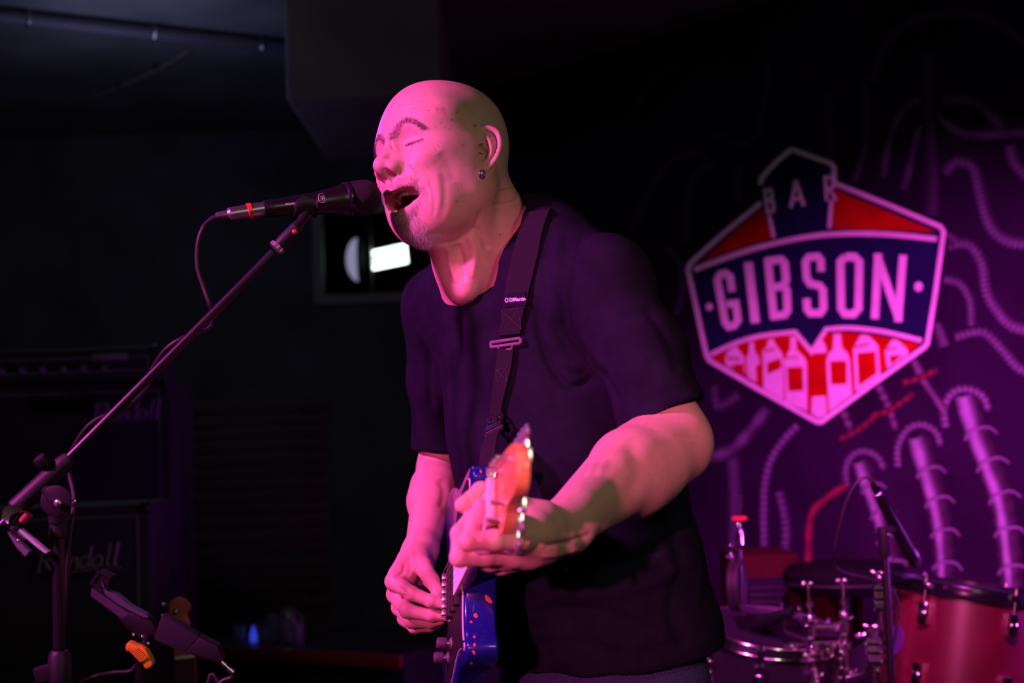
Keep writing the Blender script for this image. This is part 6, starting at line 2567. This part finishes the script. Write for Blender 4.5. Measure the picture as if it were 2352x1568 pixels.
# cable coil hung on the hi-hat stand
cc = WP(1692, 1345, 3.72)
t = thing('cable_coil', 'black coil of cable hanging under the hi-hat clutch', 'cable', cc)
ca = nrm(c2wv([.93, .05, -.36]))
_, cs_, cu_ = frame(ca)
for k in range(4):
    r = .052 + .004 * (k % 2)
    pts = [cc + ca * (.007 * (k - 1.5)) + cs_ * r * math.cos(2 * math.pi * j / 36) + cu_ * (r * 1.18) * math.sin(2 * math.pi * j / 36) for j in range(36)]
    MB().tube(pts, .0048, 8, closed=True).build('turn', M_CABLE, t)

# red case behind, with a recessed dark panel
q = WP(1765, 1345, 4.15)
t = thing('road_case', 'dark red case with a recessed dark panel, behind the snare drum', 'case', np.array([q[0], q[1], 0]))
zt = WP(1765, 1275, 4.15)[2]
M_CASE = mat('dark_red_board', (.035, .002, .004), .7, noise=.2, scale=20, spec=.1)
MB().box((q[0], q[1] + .16, zt / 2), np.eye(3), (.095, .15, zt / 2), .006).build('box', M_CASE, t)
MB().box((q[0] + .19, q[1] + .22, zt / 2 - .03), np.eye(3), (.10, .15, zt / 2 - .03), .006).build('lid', M_CASE, t)
MB().box((q[0] - .005, q[1] + .008, zt - .12), np.eye(3), (.06, .006, .055), .003).build('panel', mat('dark_violet_panel', (.010, .005, .018), .8, spec=.1), t)
for k in range(4):
    MB().box((q[0] - .005, q[1] + .001, zt - .095 - .02 * k), np.eye(3), (.05, .004, .004), .001).build('louvre', M_BLACKP, t)

# padded throne
q = WP(1938, 1330, 3.95)
t = thing('drum_throne', 'round black padded drum throne behind the tom', 'stool', np.array([q[0], q[1], 0]))
MB().lathe(q + ZAX * .050, -ZAX, [(0, .02), (.002, .10), (.010, .150), (.030, .168), (.060, .165), (.085, .140), (.090, .05)], 48).build('cushion', M_FABRIC, t)
MB().torus(q - ZAX * .004, ZAX, .168, .003, 48, 6).build('seam', M_CABLE, t)
MB().tube([q - ZAX * .03, [q[0], q[1], .2]], .013, 12).build('post', M_BLACKM, t)
for k in range(3):
    a = 2 * math.pi * k / 3 + .2
    MB().tube([[q[0], q[1], .36], [q[0] + .25 * math.cos(a), q[1] + .25 * math.sin(a), .012]], .009, 8).build('leg', M_BLACKM, t)

# overhead microphone on its black stand
m0, m1 = WP(2003, 1108, 3.05), WP(2096, 1280, 3.18)
ma = nrm(m1 - m0)
ml = np.linalg.norm(m1 - m0)
t = thing('microphone', 'slim black instrument microphone pointing down at the red tom', 'microphone', m0)
MB().lathe(m0, ma, [(0, .004), (.006, .0062), (.030, .0080), (.034, .0100), (.075, .0120), (.12, .0140), (ml - .035, .0150), (ml - .03, .0175), (ml - .004, .0175), (ml, .014)], 22).build('handle', M_BLACKM, t)
MB().lathe(m0 + ma * (ml - .001), ma, [(0, .0165), (.012, .0172), (.022, .014), (.026, .006)], 22).build('grille', M_MESH, t)
MB().lathe(m0 + ma * .03, ma, [(0, .0085), (.001, .0105), (.006, .0105), (.007, .0085)], 18).build('plug_ring', M_STEEL, t)
st0 = WP(2030, 1222, 3.10)
s_ = thing('microphone_stand', 'slim black straight microphone stand in front of the red tom', 'stand', np.array([st0[0], st0[1], 0]))
MB().tube([st0, [st0[0], st0[1], .05]], .0078, 14).build('pole', M_BLACKM, s_)
MB().lathe(st0 + ZAX * .012, -ZAX, [(0, .010), (.003, .0135), (.06, .0135), (.066, .010)], 16).build('swivel', M_BLACKP, s_)
MB().tube([st0 + ZAX * .0, (m0 + m1) / 2 + ma * .02], .010, 10).build('clip', M_BLACKP, s_)
MB().sphere(WP(2041, 1227, 3.085), .0035).build('screw', M_STEEL, s_)
MB().lathe([st0[0], st0[1], .001], ZAX, [(0, .12), (.012, .12), (.02, .04), (.06, .014)], 30).build('round_base', M_BLACKM, s_)
cb = MB().tube(catmull([m0, WP(1990, 1096, 3.05), WP(1968, 1108, 3.05), WP(1945, 1150, 3.06), WP(1928, 1210, 3.08), WP(1916, 1270, 3.12), WP(1918, 1300, 3.2), WP(1950, 1318, 3.25), WP(2005, 1330, 3.2), WP(2036, 1345, 3.12), WP(2062, 1380, 3.12), WP(2058, 1450, 3.12), WP(2052, 1560, 3.12), [st0[0] + .05, st0[1], .3], [st0[0] + .05, st0[1] - .1, .008]], 8), .0032, 8).build('microphone_cable', M_CABLE, base=m0)
tag(cb, 'thin black cable arching up from the instrument microphone and down past the red tom', 'cable')

# small clip microphone lying over the snare head
m0, m1 = WP(1818, 1404, 3.40), WP(1742, 1432, 3.50)
ma = nrm(m1 - m0)
t = thing('snare_microphone', 'short black microphone with a bright plug reaching over the snare head', 'microphone', m0)
ml = np.linalg.norm(m1 - m0)
MB().lathe(m0, ma, [(-.030, .0075), (-.004, .0085), (0, .011), (.03, .013), (ml - .02, .018), (ml, .019), (ml + .012, .014)], 20).build('handle', M_BLACKM, t)
MB().lathe(m0 - ma * .036, ma, [(0, .007), (.002, .0088), (.026, .0088), (.028, .007)], 20).build('plug', M_DCHROME, t)
MB().tube([m0 + ma * .02, m0 + ma * .03 - ZAX * .04, SC_ + nrm(WP(1850, 1470, 3.4) - SC_) * .18], .005, 8).build('rim_clamp', M_BLACKP, t)
# dark cloth pad on the head
q = WP(1770, 1428, 3.60)
t = thing('damping_cloth', 'crumpled dark cloth lying on the snare head', 'cloth', q)
V, F = [], []
n = 22
for i in range(n + 1):
    for j in range(n + 1):
        x, y = (i / n - .5) * .17, (j / n - .5) * .10
        r = 1 - max(abs(i / n - .5), abs(j / n - .5)) * 2
        hgt = .004 + min(1, r * 3) * (.016 + .010 * math.sin(x * 90) * math.cos(y * 120 + x * 40))
        V.append(SC_ + ss * x + su * (y + .03) + SAX * hgt)
for i in range(n):
    for j in range(n):
        a = i * (n + 1) + j
        F.append((a, a + 1, a + n + 2, a + n + 1))
link('cloth', V, F, M_FABRIC, t)
